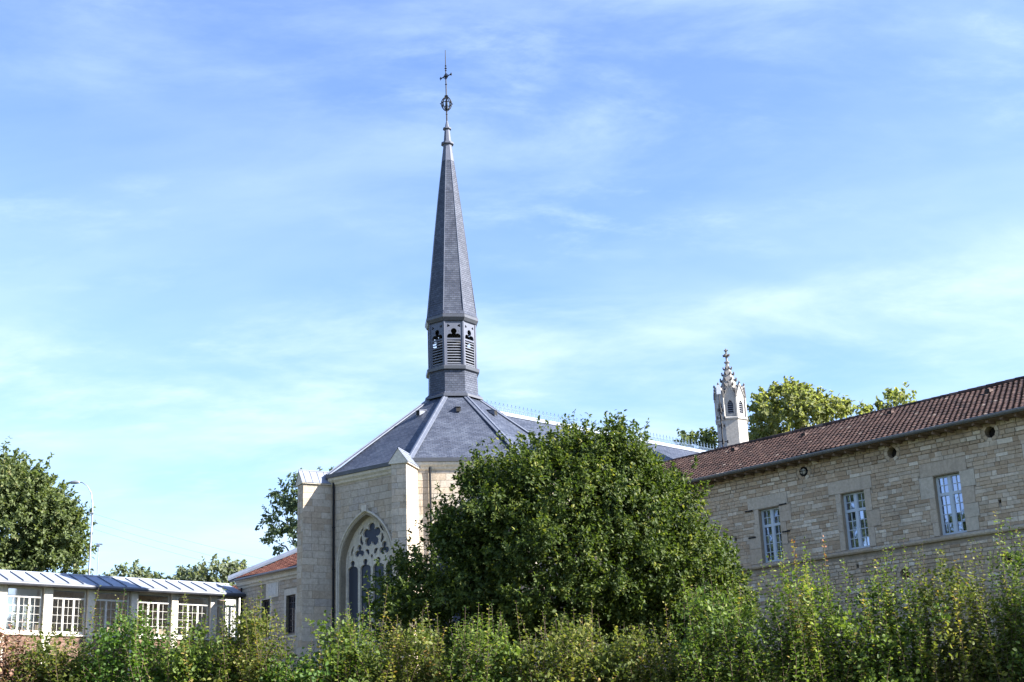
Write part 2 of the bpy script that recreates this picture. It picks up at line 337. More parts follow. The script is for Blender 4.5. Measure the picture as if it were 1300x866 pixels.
def archhalf(half, zs, rise, z):
    if z <= zs: return half
    r = (half * half + rise * rise) / (2 * half); h = z - zs
    return max(0, half - r + math.sqrt(max(0, r * r - h * h)))

# ------------------------------------------------------------------ ground
def gh(x, y):
    k = [(-50, -1.6), (7, -1.6), (16, -0.5), (23.5, 0.55), (26, 0.9), (30, 1.3), (46, 2.1), (58, 2.8), (70, 3.4), (90, 4.6), (130, 6.0), (900, 6.0)]
    z = k[0][1]
    for (a, za), (b, zb) in zip(k, k[1:]):
        if a <= y <= b: z = za + (zb - za) * (y - a) / (b - a)
    if y > 900: z = 6.0
    return z - 0.035 * max(-12, min(12, x)) * max(0, min(1, (y - 8) / 12)) * max(0, min(1, (60 - y) / 20))
gm = MB(); xs = [-900, -400, -150, -80, -50] + [x for x in np.arange(-40, 41, 2.0)] + [50, 80, 150, 400, 900]; ys = [-300, -100, -40, -10, 0, 4] + [y for y in np.arange(7, 100, 2.0)] + [110, 130, 200, 400, 900]
rg = random.Random(3); gi = [[gm.pts([(x, y, gh(x, y) + (rg.uniform(-0.06, 0.06) if 7 < y < 100 else 0))])[0] for x in xs] for y in ys]
for j in range(len(ys) - 1):
    for i in range(len(xs) - 1): gm.f.append((gi[j][i], gi[j][i + 1], gi[j + 1][i + 1], gi[j + 1][i]))
gm.smooth = True
tag(gm.build('ground', M_GROUND), kind='structure')

# ------------------------------------------------------------------ chapel
CX, CY, A = -3.165, 67.926, 172.22
RE, ZE, ZT = 7.02, 12.90, 17.55          # eave radius, eave height, roof top
RW = 6.70
CC = Vector((CX, CY, 0))
chapel = thing('chapel', 'pale limestone chapel with polygonal slate roof and tall slate spire', 'chapel', (CX, CY, 3.2))
AP = RW * math.cos(math.pi / 8)
def face(k, r=AP): return Fr(CC + azv(A + k * 45) * r, A + k * 45)
HS = RW * math.sin(math.pi / 8)
NAZ = 46.0; NHW = 6.0; NL = 27.0
rng = random.Random(11)
WCU, WHALF, WZS, WRISE = -0.36, 1.68, 8.55, 2.36
def wall_face(k, window):
    F = face(k); ext = 0.0
    outer = [(-HS, 2.4), (HS, 2.4), (HS, 12.62), (-HS, 12.62)]
    holes = [arch(WCU if k == 1 else 0, WHALF, 5.0, WZS, WRISE)] if window else []
    cu = WCU if k == 1 else 0
    w = MB(); w.rv = 0.5; w.plate(F, outer, holes, -0.48, -0.004, rim=False)
    wl = w.build('wall', M_JOINT, chapel)
    st = MB(); blk = (lambda a, b: [(cu - archhalf(WHALF + 0.12, WZS, WRISE + 0.13, a), cu + archhalf(WHALF + 0.12, WZS, WRISE + 0.13, a))] if b > 5.0 and a < WZS + WRISE + 0.1 else []) if window else None
    stones(st, F, -HS, HS, 2.4, 12.62, (0.27, 0.36), (0.45, 1.0), 0.012, 0.012, 0.003, 0.004, rng, blk)
    st.build('ashlar_facing', M_ASH, wl)
    if not window: return
    # window: hood, splayed reveal, tracery, glass
    tr = MB(); s = WZS
    def lancet(c, w, zb, zs):
        o = [(c - w / 2, zb), (c + w / 2, zb), (c + w / 2, zs)]
        for j in range(1, 6): t = R(90 * j / 5); o.append((c + 0.10 + (w / 2 - 0.10) * math.cos(t), zs + 0.20 * math.sin(t)))
        for j in range(13): t = R(-50 + 280 * j / 12); o.append((c + 0.155 * math.cos(t), zs + 0.335 + 0.155 * math.sin(t)))
        for j in range(4, 0, -1): t = R(90 * j / 5); o.append((c - 0.10 - (w / 2 - 0.10) * math.cos(t), zs + 0.20 * math.sin(t)))
        o.append((c - w / 2, zs)); return o
    def holes_(g):   # g = how much smaller the openings are
        h = [lancet(cu + q, 0.72 - 2 * g, 5.1, 8.42) for q in (-1.245, -0.415, 0.415, 1.245)]
        h += [foil(cu + q, 9.27, 3, 0.18, 0.168 - g, 138) for q in (-0.80, 0.80)]
        h += [foil(cu, 9.98, 5, 0.37, 0.235 - g, 118)]
        for sg in (-1, 1):
            h.append([(cu + sg * x, z) for x, z in ((0.60, 9.52), (0.74, 9.62), (0.80, 9.78), (0.74, 9.96), (0.62, 10.03 - g), (0.60, 9.80), (0.54, 9.62))][:: sg])
            h.append([(cu + sg * x, z) for x, z in ((0.52, 10.28), (0.72, 10.06), (0.80, 10.10), (0.66, 10.34), (0.50, 10.48))][:: sg])
            h.append([(cu + sg * x, z) for x, z in ((0.16, 9.30), (0.30, 9.36), (0.42, 9.30), (0.34, 9.16), (0.22, 9.02), (0.12, 9.12))][:: sg])
            h.append([(cu + sg * x, z) for x, z in ((1.20, 9.34), (1.12, 9.62), (1.22, 9.58), (1.36, 9.36), (1.40, 9.12), (1.26, 9.16))][:: sg])
        h.append([(cu + x, z) for x, z in ((-0.10, 8.98), (0.0, 9.10), (0.10, 8.98), (0.0, 8.82))][::-1])
        return h
    wn = MB(); wn.plate(F, arch(cu, WHALF, 5.0, s, WRISE), holes_(0.0), -0.45, -0.40, rim=False)
    wn.plate(F, arch(cu, WHALF, 5.0, s, WRISE), holes_(0.03), -0.49, -0.45, rim=False)
    wn.rv = 0.9
    for hp in holes_(0.0): wn.tube([F.p(a, -0.40, b) for a, b in hp] + [F.p(hp[0][0], -0.40, hp[0][1])], 0.022, 5, False)
    wp = wn.build('tracery', M_TRIM, chapel)
    g = MB(); g.poly([F.p(a, -0.485, b) for a, b in arch(cu, WHALF + 0.02, 4.98, s, WRISE + 0.02)]); g.build('glass', M_CHGLASS, wp)
    h = MB()
    def ring(a_half, a_d, b_half, b_d, n=14):
        pa = arch(cu, a_half, 5.0, s, WRISE + (a_half - WHALF) * 1.15, n)[1:] + [(cu - a_half, 5.0)]
        pb = arch(cu, b_half, 5.0, s, WRISE + (b_half - WHALF) * 1.15, n)[1:] + [(cu - b_half, 5.0)]
        for i in range(len(pa) - 1):
            h.rv = rng.random()
            h.poly([F.p(pa[i][0], a_d, pa[i][1]), F.p(pa[i + 1][0], a_d, pa[i + 1][1]), F.p(pb[i + 1][0], b_d, pb[i + 1][1]), F.p(pb[i][0], b_d, pb[i][1])])
    PR = [(1.88, 0.0), (1.88, 0.09), (1.84, 0.12), (1.80, 0.10), (1.79, 0.02), (1.77, 0.0), (1.75, -0.07), (1.765, -0.10), (1.735, -0.16), (1.75, -0.19), (1.715, -0.26), (1.73, -0.30), (1.69, -0.35), (1.66, -0.40), (1.64, -0.402)]
    for (a, b) in zip(PR, PR[1:]):
        ring(a[0], a[1], b[0], b[1])
    h.box(F, cu - 0.16, cu + 0.16, 0.0, 0.15, s + WRISE + 0.12, s + WRISE + 0.42)   # keystone
    h.build('arch_moulding', M_TRIM, wp)
    sl = MB(); sl.box(F, cu - 1.9, cu + 1.9, -0.4, 0.12, 4.86, 5.0); sl.build('sill', M_TRIM, wp)
wall_face(1, True); wall_face(0, True); wall_face(2, False); wall_face(-1, False)
# nave walls
Fn = Fr(CC + azv(NAZ + 90) * NHW, NAZ + 90); Fl = Fr(CC + azv(NAZ - 90) * NHW, NAZ - 90); Fe = Fr(CC + azv(NAZ) * NL, NAZ)
w = MB()
w.box(Fn, -0.5, NL, -0.4, 0.0, 2.4, 12.62); w.box(Fl, -NL, 0.5, -0.4, 0.0, 2.4, 12.62)
w.poly([Fe.p(-NHW, 0, 2.4), Fe.p(NHW, 0, 2.4), Fe.p(NHW, 0, 12.9), Fe.p(0, 0, 17.2), Fe.p(-NHW, 0, 12.9)])
w.build('nave_wall', M_ASH, chapel)
# cornice and gutter on the apse
c = MB(); c.prism([(12.56, RW + 0.02), (12.62, RW + 0.10), (12.70, RW + 0.13), (12.80, RW + 0.24), (12.92, RW + 0.27)], (CX, CY), A); c.build('cornice', M_TRIM, chapel)
c = MB(); c.prism([(12.91, RW + 0.20), (12.93, RW + 0.34), (13.10, RW + 0.36), (13.12, RW + 0.25)], (CX, CY), A); c.build('gutter', M_DARKLEAD, chapel)
# roof
def ov(a, r, z): return CC + azv(a) * r + Vector((0, 0, z))
RT = 1.22
r = MB()
for k in range(-2, 4):
    a0, a1 = A + k * 45 - 22.5, A + k * 45 + 22.5
    lo0, lo1, hi0, hi1 = ov(a0, RE - 0.06, 13.05), ov(a1, RE - 0.06, 13.05), ov(a0, RT, ZT), ov(a1, RT, ZT)
    md0, md1 = lo0.lerp(hi0, 0.12) - Vector((0, 0, 0.05)), lo1.lerp(hi1, 0.12) - Vector((0, 0, 0.05))
    r.poly([lo1, lo0, md0, md1]); r.poly([md1, md0, hi0, hi1])
ridge0 = CC + Vector((0, 0, 17.27)); dn = azv(NAZ)
for sg in (1, -1):
    side = azv(NAZ + 90 * sg)
    q = [ridge0 + side * (NHW + 0.3) + Vector((0, 0, 13.0 - 17.27)), ridge0 + side * (NHW + 0.3) + dn * (NL + 0.3) + Vector((0, 0, 13.0 - 17.27)), ridge0 + dn * (NL + 0.3), ridge0]
    r.poly(q if sg > 0 else q[::-1])
roof = r.build('roof', M_SLATE, chapel)
def hip(a, mat, w=0.17):
    m = MB(); p0, p1 = ov(a, RE - 0.02, 13.08), ov(a, RT - 0.02, ZT + 0.02)
    d = (p1 - p0).normalized(); n = (azv(a) * math.sin(math.atan2(ZT - 13.05, RE - RT)) + Vector((0, 0, math.cos(math.atan2(ZT - 13.05, RE - RT))))).normalized(); s = d.cross(n)
    pr = [(-w, -0.045), (-w, 0.0), (-0.05, 0.05), (-0.04, 0.085), (0.04, 0.085), (0.05, 0.05), (w, 0.0), (w, -0.045)]
    a_ = [p0 + s * x + n * y for x, y in pr]; b_ = [p1 + s * x + n * y for x, y in pr]
    m.loft(a_, b_); m.poly(a_); m.poly(b_[::-1]); m.build('hip_flashing', mat, roof)
for k in range(-2, 3): hip(A + 22.5 + 45 * k, M_LEAD)
m = MB(); s_ = azv(NAZ + 90)
for sg in (1, -1):
    q = [ridge0 + dn * 1.2 + Vector((0, 0, 0.06)), ridge0 + dn * (NL + 0.3) + Vector((0, 0, 0.06)), ridge0 + dn * (NL + 0.3) + s_ * sg * 0.24 - Vector((0, 0, 0.12)), ridge0 + dn * 1.2 + s_ * sg * 0.24 - Vector((0, 0, 0.12))]
    m.poly(q if sg < 0 else q[::-1])
m.tube([ridge0 + dn * 1.2 + Vector((0, 0, 0.08)), ridge0 + dn * (NL + 0.3) + Vector((0, 0, 0.08))], 0.07, 8)
m.build('ridge_flashing', M_ZINC, roof)
cr = MB(); s = 1.5; b0 = ridge0 + Vector((0, 0, 0.14))
while s < NL:
    p = b0 + dn * s
    cr.tube([p, p + Vector((0, 0, 0.52))], [0.016, 0.010], 4)
    cr.tube([p - dn * 0.085 + Vector((0, 0, 0.36)), p + dn * 0.085 + Vector((0, 0, 0.36))], 0.013, 4)
    cr.tube([p - dn * 0.13 + Vector((0, 0, 0.05)), p - dn * 0.08 + Vector((0, 0, 0.22)), p + Vector((0, 0, 0.27)), p + dn * 0.08 + Vector((0, 0, 0.22)), p + dn * 0.13 + Vector((0, 0, 0.05))], 0.012, 4)
    cr.tube([p + Vector((0, 0, 0.40)), p + Vector((0, 0, 0.44)), p + Vector((0, 0, 0.48))], [0.012, 0.03, 0.010], 5)
    s += 0.30
cr.tube([b0 + dn * 1.4 + Vector((0, 0, 0.03)), b0 + dn * NL + Vector((0, 0, 0.03))], 0.016, 4)
cr.tube([b0 + dn * 1.4 + Vector((0, 0, 0.20)), b0 + dn * NL + Vector((0, 0, 0.20))], 0.010, 4)
cr.build('ridge_cresting', M_CREST, roof)
for k in (1, 0, -1):    # little roof ventilators
    Fv = face(k, 0); t = 0.73; d = (RE * (1 - t) + RT * t) * math.cos(math.pi / 8); z = 13.05 * (1 - t) + ZT * t
    m = MB(); hw = 0.11
    m.poly([Fv.p(-hw, d + 0.22, z - 0.10), Fv.p(hw, d + 0.22, z - 0.10), Fv.p(hw, d + 0.20, z + 0.14), Fv.p(-hw, d + 0.20, z + 0.14)])
    m.build('roof_vent', M_HOLE, roof)
    m = MB(); m.hexa([Fv.p(-hw - .02, d + 0.25, z + 0.14), Fv.p(hw + .02, d + 0.25, z + 0.14), Fv.p(hw + .02, d - 0.35, z + 0.24), Fv.p(-hw - .02, d - 0.35, z + 0.24)],
                     [Fv.p(-hw - .02, d + 0.25, z + 0.165), Fv.p(hw + .02, d + 0.25, z + 0.165), Fv.p(hw + .02, d - 0.35, z + 0.27), Fv.p(-hw - .02, d - 0.35, z + 0.27)])
    for sg in (-1, 1): m.poly([Fv.p(sg * hw, d + 0.21, z - 0.12), Fv.p(sg * hw, d - 0.35, z + 0.2), Fv.p(sg * hw, d + 0.21, z + 0.15)])
    m.build('vent_hood', M_LEAD, roof)
# buttresses
def buttress(a, off, capmat, wid=0.36, end=1.5):
    F = Fr(CC + azv(a) * RW, a); m = MB()
    m.box(F, off - wid + .012, off + wid - .012, -0.6, end - .012, 2.4, 12.64)
    b = m.build('buttress', M_JOINT, chapel); st = MB(); r2 = random.Random(int(a))
    stones(st, Fr(F.p(0, end - .012, 0), a), off - wid, off + wid, 2.4, 12.62, (0.27, 0.36), (0.30, 0.72), 0.010, 0.012, 0.002, 0.004, r2)
    for sg in (-1, 1):
        Fs = Fr(F.p(off + sg * (wid - .012), 0, 0), a - 90 * sg)
        stones(st, Fs, *( (-end, 0.3) if sg > 0 else (-0.3, end)), 2.4, 12.62, (0.27, 0.36), (0.5, 1.0), 0.010, 0.012, 0.002, 0.004, r2)
    st.build('ashlar_facing', M_ASH, b)
    c = MB(); o = 0.10; zb, za = 12.62, 13.30
    pent = [(off - wid - o, zb), (off + wid + o, zb), (off + wid + o, zb + 0.07), (off, za), (off - wid - o, zb + 0.07)]
    A_ = [F.p(u, end + 0.07, z) for u, z in pent]; B_ = [F.p(u, -0.9, z) for u, z in pent]
    c.poly(A_[::-1]); c.poly(B_); c.loft(A_, B_); c.build('buttress_cap', M_TRIM, b)
    if capmat:
        c = MB()
        for sg in (-1, 1):
            q = [F.p(off + sg * (wid + o + .03), end + 0.10, zb + 0.05), F.p(off, end + 0.10, za + 0.03), F.p(off, -0.9, za + 0.03), F.p(off + sg * (wid + o + .03), -0.9, zb + 0.05)]
            c.poly(q)
            n = 6
            for j in range(n):
                dd = end - 0.1 - j * 0.36
                c.box2 = None
                p0, p1 = F.p(off + sg * (wid + o + .03), dd, zb + 0.07), F.p(off, dd, za + 0.05); c.tube([p0, p1], 0.014, 4)
        c.tube([F.p(off, end + .1, za + .04), F.p(off, -.9, za + .04)], 0.035, 6)
        c.build('cap_sheeting', capmat, b)
buttress(A + 22.5, -0.09, M_CAPZINC); buttress(A + 67.5, -0.42, M_CAPZINC); buttress(A - 22.5, 0, M_ZINC); buttress(A + 112.5, 0, M_ZINC)
for (k, u) in ((1, -2.40), (0, -1.72)):
    F = face(k); m = MB(); m.tube([F.p(u, 0.12, 12.7), F.p(u, 0.10, 12.4), F.p(u, 0.10, 2.6)], 0.055, 8)
    for z in (6.5, 8.5, 10.5): m.tube([F.p(u, 0.10, z), F.p(u, 0.10, z + 0.05)], 0.075, 8)
    m.build('downspout', M_IRON, chapel)
# spire
sp = MB(); sp.prism([(17.40, 1.55), (17.58, 1.50), (17.70, 1.36), (18.84, 1.335)], (CX, CY), A); spire = sp.build('spire_base', M_SLATE2, chapel)
m = MB(); m.prism([(17.38, 1.62), (17.50, 1.60), (17.60, 1.42), (17.66, 1.37)], (CX, CY), A, cap=False); m.build('base_flashing', M_DARKLEAD, spire)
bf = MB(); bf.prism([(18.82, 1.34), (18.86, 1.46), (19.02, 1.48), (19.10, 1.34), (19.14, 1.26)], (CX, CY), A); bf.build('cornice', M_DARKLEAD, spire)
belfry = MB(); RB = 1.29; apb = RB * math.cos(math.pi / 8); hb = RB * math.sin(math.pi / 8)
lous = []
for k in range(8):
    F = Fr(CC + azv(A + k * 45) * apb, A + k * 45)
    lobes = []
    for j in range(13): t = R(-48 + 276 * j / 12); lobes.append((0.155 * math.cos(t), 20.93 + 0.155 * math.sin(t)))
    left = [(-0.19 + 0.165 * math.cos(R(a)), 20.63 + 0.165 * math.sin(R(a))) for a in (60, 85, 110, 135, 160, 185, 205)]
    right = [(-x, z) for x, z in left][::-1]
    tre = right + lobes + left
    tre = [(0.345, 20.555)] + right[0:] + lobes + left + [(-0.345, 20.555)]
    holes = [[(-0.36, 19.16), (0.36, 19.16), (0.36, 20.47), (-0.36, 20.47)], tre]
    for sg in (-1, 1): holes.append(foil(sg * 0.28, 21.22, 3, 0.045, 0.042, 120, 90 - sg * 20, 6)); holes.append(circle(sg * 0.24, 20.93, 0.022, 8))
    belfry.plate(F, [(-hb, 19.1), (hb, 19.1), (hb, 21.5), (-hb, 21.5)], holes, -0.07, 0.0, rim=False)
    belfry.plate(F, [(-hb, 19.1), (hb, 19.1), (hb, 21.5), (-hb, 21.5)], holes, -0.08, -0.07, rim=False)
    belfry.box(F, hb - 0.055, hb + 0.03, -0.02, 0.035, 19.1, 21.5); belfry.box(F, -hb - 0.03, -hb + 0.055, -0.02, 0.035, 19.1, 21.5)
    lou = MB(); lous.append(lou)
    for j in range(9):
        z = 19.20 + j * 0.145
        lou.hexa([F.p(-0.37, -0.01, z), F.p(0.37, -0.01, z), F.p(0.37, -0.17, z + 0.10), F.p(-0.37, -0.17, z + 0.10)], [F.p(-0.37, -0.01, z + 0.028), F.p(0.37, -0.01, z + 0.028), F.p(0.37, -0.17, z + 0.128), F.p(-0.37, -0.17, z + 0.128)])
be = belfry.build('belfry', M_BELF, chapel)
for q in lous: q.build('louvre', M_LOUV, be)
m = MB(); m.prism([(19.1, 0.85), (20.66, 0.85), (20.72, 0.50), (21.4, 0.45)], (CX, CY), A); m.build('sky_block_core', M_HOLE, be)  # dark core added to block sky showing through the openings
m = MB(); m.prism([(21.46, 1.28), (21.50, 1.38), (21.66, 1.48), (21.80, 1.48), (21.86, 1.40)], (CX, CY), A); m.build('cornice', M_DARKLEAD, be)
m = MB(); m.prism([(21.84, 1.44), (22.05, 1.37), (22.5, 1.30), (24.4, 1.11), (26.65, 0.87), (29.0, 0.60), (31.3, 0.31), (32.0, 0.22)], (CX, CY), A); spr = m.build('spire', M_SLATE2, chapel)
m = MB()
for k in range(8):
    a = A + 22.5 + 45 * k; m.tube([ov(a, 1.375, 22.05), ov(a, 1.11, 24.4), ov(a, 0.87, 26.65), ov(a, 0.60, 29.0), ov(a, 0.31, 31.3), ov(a, 0.22, 32.0)], 0.020, 5)
m.build('arris_roll', M_LEAD, spr)
m = MB(); m.prism([(31.0, 0.36), (31.9, 0.245), (32.0, 0.25), (32.05, 0.36), (32.15, 0.36), (32.2, 0.22), (32.95, 0.15), (32.98, 0.24), (33.05, 0.24), (33.08, 0.13), (33.5, 0.05)], (CX, CY), A); m.build('lead_cap', M_BELF, spr)
fi = MB(); P = lambda z, x=0, d=azv(127): CC + d * x + Vector((0, 0, z))
fi.tube([P(33.3), P(35.2), P(36.4), P(37.1), P(37.9)], [0.05, 0.04, 0.034, 0.028, 0.018], 6)
for k in range(4):   # openwork orb
    d = azv(127 + 45 * k); pts = [P(34.55 + 0.40 * math.sin(R(t)), 0.29 * math.cos(R(t)), d) for t in range(0, 361, 20)]; fi.tube(pts, 0.026, 5, False)
fi.tube([P(34.55, 0.30 , azv(t)) for t in range(0, 361, 20)], 0.026, 5, False)
for k in range(8): d = azv(127 + 45 * k); fi.tube([P(34.55, 0.29, d), P(34.55, 0.37, d)], [0.04, 0.015], 5)
fi.tube([P(34.0), P(34.3), P(34.6), P(34.9)], [0.04, 0.09, 0.07, 0.04], 6); fi.tube([P(35.0), P(35.03), P(35.09)], [0.04, 0.12, 0.03], 7)
for z, r_ in ((33.9, 0.06), (35.75, 0.07), (36.75, 0.08), (36.9, 0.06), (36.62, 0.06)): fi.tube([P(z - 0.04), P(z), P(z + 0.04)], [0.03, r_, 0.03], 7)
fi.tube([P(36.25, -0.44), P(36.25, 0.44)], 0.030, 6)
for sg in (-1, 1):
    fi.tube([P(36.25, sg * 0.30), P(36.25, sg * 0.36), P(36.25, sg * 0.44)], [0.03, 0.06, 0.02], 6)
    fi.tube([P(36.36, sg * 0.40), P(36.25, sg * 0.36), P(36.14, sg * 0.40)], [0.015, 0.035, 0.015], 5)
    for sz in (-1, 1): fi.tube([P(36.25, sg * 0.20), P(36.25 + sz * 0.10, sg * 0.10), P(36.25 + sz * 0.2, 0)], 0.018, 5)
fi.tube([P(36.12), P(36.25), P(36.38)], [0.04, 0.11, 0.04], 7)
fi.build('cross_finial', M_IRON, spr)

# ------------------------------------------------------------------ stone bell turret
TX, TY, TA = 12.36, 75.0, 190.0; T2 = (TX, TY); TC = Vector((TX, TY, 0))
tur = thing('bell_turret', 'small octagonal turret of pale stone with crocketed spirelet behind brown tiled roof', 'turret', (TX, TY, 3.4))
def tv(a, r, z): return TC + azv(a) * r + Vector((0, 0, z))
m = MB(); m.rv = 0.4; m.prism([(3.0, 0.92), (17.45, 0.92)], T2, TA); m.build('shaft', M_WHITE, tur)
m = MB(); m.rv = 0.7; m.prism([(17.40, 0.90), (17.46, 0.99), (17.54, 1.0), (17.62, 0.90)], T2, TA); m.build('string_course', M_WHITE, tur)
m = MB(); m.hexa([Vector((TX - 1.0, TY - 1.3, 12.7)), Vector((TX + 1.2, TY - 1.3, 12.7)), Vector((TX + 1.2, TY + 1, 12.7)), Vector((TX - 1.0, TY + 1, 12.7))], [tv(TA + 45, 1.0, 16.0), tv(TA - 45, 1.0, 16.0), tv(TA - 135, 1.0, 16.2), tv(TA + 135, 1.0, 16.2)]); m.build('roof_collar', M_ZINC, tur)
arc = MB(); gb = MB(); gb.rv = .2; gbs = []; lvs = []; RA_ = 0.90; ap = RA_ * math.cos(math.pi / 8); ha = RA_ * math.sin(math.pi / 8)
for k in range(8):
    F = Fr(TC + azv(TA + 45 * k) * ap, TA + 45 * k); hole = arch(0, 0.155, 17.78, 18.30, 0.26, 8)
    arc.rv = 0.3 + 0.08 * k
    arc.plate(F, [(-ha, 17.58), (ha, 17.58), (ha, 18.72), (0, 19.52), (-ha, 18.72)], [hole], -0.14, 0.0)
    h2 = arch(0, 0.185, 17.76, 18.30, 0.30, 8)
    arc.plate(F, [(-ha, 18.70), (0, 19.50), (ha, 18.70), (ha, 18.76), (0, 19.58), (-ha, 18.76)], [], -0.14, 0.05)
    arc.box(F, ha - 0.05, ha + 0.03, -0.05, 0.06, 17.58, 18.75)
    gb.tube([F.p(ha + 0.01, 0.03, 18.75), F.p(ha + 0.01, 0.03, 19.05), F.p(ha + 0.01, 0.03, 19.35)], [0.07, 0.06, 0.015], 5)
    for sg in (-1, 1):
        for t in (0.35, 0.7): gb.tube([F.p(sg * ha * (1 - t), 0.0, 18.78 + 0.8 * t), F.p(sg * (ha * (1 - t) + 0.05), 0.05, 18.84 + 0.8 * t)], [0.05, 0.035], 5)
    gb.tube([F.p(0, 0.0, 19.5), F.p(0, 0.02, 19.62), F.p(0, 0.02, 19.70)], [0.03, 0.07, 0.02], 6)
    lv = MB(); lvs.append(lv)
    for j in range(6):
        z = 17.80 + 0.125 * j
        lv.hexa([F.p(-0.17, -0.03, z), F.p(0.17, -0.03, z), F.p(0.17, -0.13, z + 0.07), F.p(-0.17, -0.13, z + 0.07)], [F.p(-0.17, -0.03, z + 0.02), F.p(0.17, -0.03, z + 0.02), F.p(0.17, -0.13, z + 0.09), F.p(-0.17, -0.13, z + 0.09)])
ar = arc.build('arcade', M_WHITE, tur)
for q in lvs: q.build('louvre', M_LOUV, ar)
gb.build('pinnacle_ornament', M_WEATH, ar)
m = MB(); m.prism([(17.6, 0.6), (18.75, 0.6)], T2, TA); m.build('dark_core', M_HOLE, ar)
m = MB(); m.rv = 0.6; m.prism([(18.6, 0.74), (18.9, 0.68), (20.85, 0.10), (20.95, 0.10), (20.97, 0.17), (21.03, 0.17), (21.06, 0.07), (21.3, 0.06)], T2, TA); spl = m.build('spirelet', M_WEATH, tur)
def crocket(p, d, s, parent):
    m = MB(); m.rv = 0.1; m.tube([p - d * 0.02, p + d * s * 0.7 + Vector((0, 0, 0.02)), p + d * s + Vector((0, 0, 0.08)), p + d * s * 0.85 + Vector((0, 0, 0.15))], [s * 0.5, s * 0.42, s * 0.55, s * 0.2], 6); m.smooth = True
    m.build('crocket', M_WEATH, parent)
for k in range(8):
    d = azv(TA + 22.5 + 45 * k)
    for j, z in enumerate((19.15, 19.52, 19.88, 20.24, 20.58)):
        rr = 0.68 + (0.10 - 0.68) * (z - 18.9) / 1.95; crocket(TC + d * rr + Vector((0, 0, z)), d, 0.13 - 0.012 * j, spl)
m = MB(); m.rv = 0.2
m.tube([TC + Vector((0, 0, z)) for z in (21.2, 21.32, 21.42, 21.48, 21.62, 21.70, 21.76, 21.84)], [0.06, 0.07, 0.10, 0.06, 0.05, 0.09, 0.07, 0.02], 8)
for k in range(4):
    d = azv(TA + 22.5 + 90 * k); m.tube([TC + d * 0.05 + Vector((0, 0, 21.40)), TC + d * 0.17 + Vector((0, 0, 21.42)), TC + d * 0.20 + Vector((0, 0, 21.48))], [0.07, 0.08, 0.04], 6); m.tube([TC + d * 0.04 + Vector((0, 0, 21.7)), TC + d * 0.12 + Vector((0, 0, 21.74))], [0.05, 0.03], 6)
m.build('finial', M_WEATH, spl)

# ------------------------------------------------------------------ long rubble stone wing with brown tiles
def tiles(mb, F, u0, u1, d_e, z_e, d_r, z_r, tw, th, rng, clip=None, thick=0.03):
    sl = math.hypot(d_r - d_e, z_r - z_e); ed, ez = (d_r - d_e) / sl, (z_r - z_e) / sl; nd, nz = -ez * (1 if ed < 0 else -1) * -1, abs(ed)
    nd = ez if ed < 0 else -ez
    prof = [(0, 0.0), (0.14, 0.026), (0.34, 0.030), (0.5, 0.006), (0.75, 0.0), (1.0, 0.0)]
    rows = int(sl / th); wob = lambda u, q: 0.022 * math.sin(u * 0.55 + 1.0) + 0.014 * math.sin(u * 1.7 + q * 1.3) + 0.010 * math.sin(q * 2.3 + u * 0.9)
    for j in range(rows + 1):
        s0 = j * th; s1 = min(s0 + th * 1.06, sl)
        u = u0 - tw * ((j * 0.5) % 1)
        while u < u1:
            if clip is None or clip(u + tw / 2, s0):
                mb.rv = min(1, max(0, rng.gauss(0.5, 0.22))); lift = 0.048 + rng.uniform(-.006, .006)
                a = []; b = []; c = []
                for x, h in prof:
                    uu = min(max(u + x * tw, u0), u1)
                    a.append(F.p(uu, d_e + ed * s0 + nd * (h + lift), z_e + ez * s0 + nz * (h + lift) + wob(uu, s0)))
                    b.append(F.p(uu, d_e + ed * s1 + nd * (h + 0.004), z_e + ez * s1 + nz * (h + 0.004) + wob(uu, s1)))
                    c.append(F.p(uu, d_e + ed * s0 + nd * (h + lift - thick), z_e + ez * s0 + nz * (h + lift - thick) + wob(uu, s0)))
                ia = mb.pts(a); ib = mb.pts(b); ic = mb.pts(c)
                for q in range(len(prof) - 1):
                    mb.f.append((ia[q], ia[q + 1], ib[q + 1], ib[q])); mb.f.append((ic[q], ic[q + 1], ia[q + 1], ia[q]))
            u += tw
    mb.rv = 0.5
FW = Fr((55 * math.sin(R(12.4)), 55 * math.cos(R(12.4))), 227.765)
UL, UR = -12.4, 15.0
wing = thing('stone_wing', 'long rubble stone building with brown tiled roof and pale blue windows', 'building', tuple(FW.p(1.5, -5, 2.4)))
WIN = [(-2.74, -1.67), (1.34, 2.43), (5.46, 6.55), (9.58, 10.66)]; WZ0, WZ1 = 7.0, 9.2
ocs = [(-0.28, 10.40), (3.86, 10.42), (7.97, 10.42)]; ocl = [(3.80, 5.80), (7.93, 5.86)]
OR = 0.22
holes = [[(a, WZ0), (b, WZ0), (b, WZ1), (a, WZ1)] for a, b in WIN] + [circle(u, z, OR, 16) for u, z in ocs + ocl] + [[(u, z), (u + .1, z), (u + .1, z + .13), (u, z + .13)] for u, z in ((7.92, 7.82), (1.72, 6.28), (-4.1, 8.1))]
m = MB(); m.plate(FW, [(UL, 1.9), (UR, 1.9), (UR, 10.98), (UL, 10.98)], holes, -0.38, -0.015, rim=False)
Fg1 = Fr(FW.p(UL, 0, 0), FW.naz + 90); m.poly([FW.p(UL, 0, 1.9), FW.p(UL, 0, 10.98), FW.p(UL, -5, 13.3), FW.p(UL, -10, 10.98), FW.p(UL, -10, 1.9)])
m.poly([FW.p(UR, 0, 1.9), FW.p(UR, -10, 1.9), FW.p(UR, -10, 10.98), FW.p(UR, -5, 13.3), FW.p(UR, 0, 10.98)]); m.poly([FW.p(UR, -10, 1.9), FW.p(UL, -10, 1.9), FW.p(UL, -10, 10.98), FW.p(UR, -10, 10.98)])
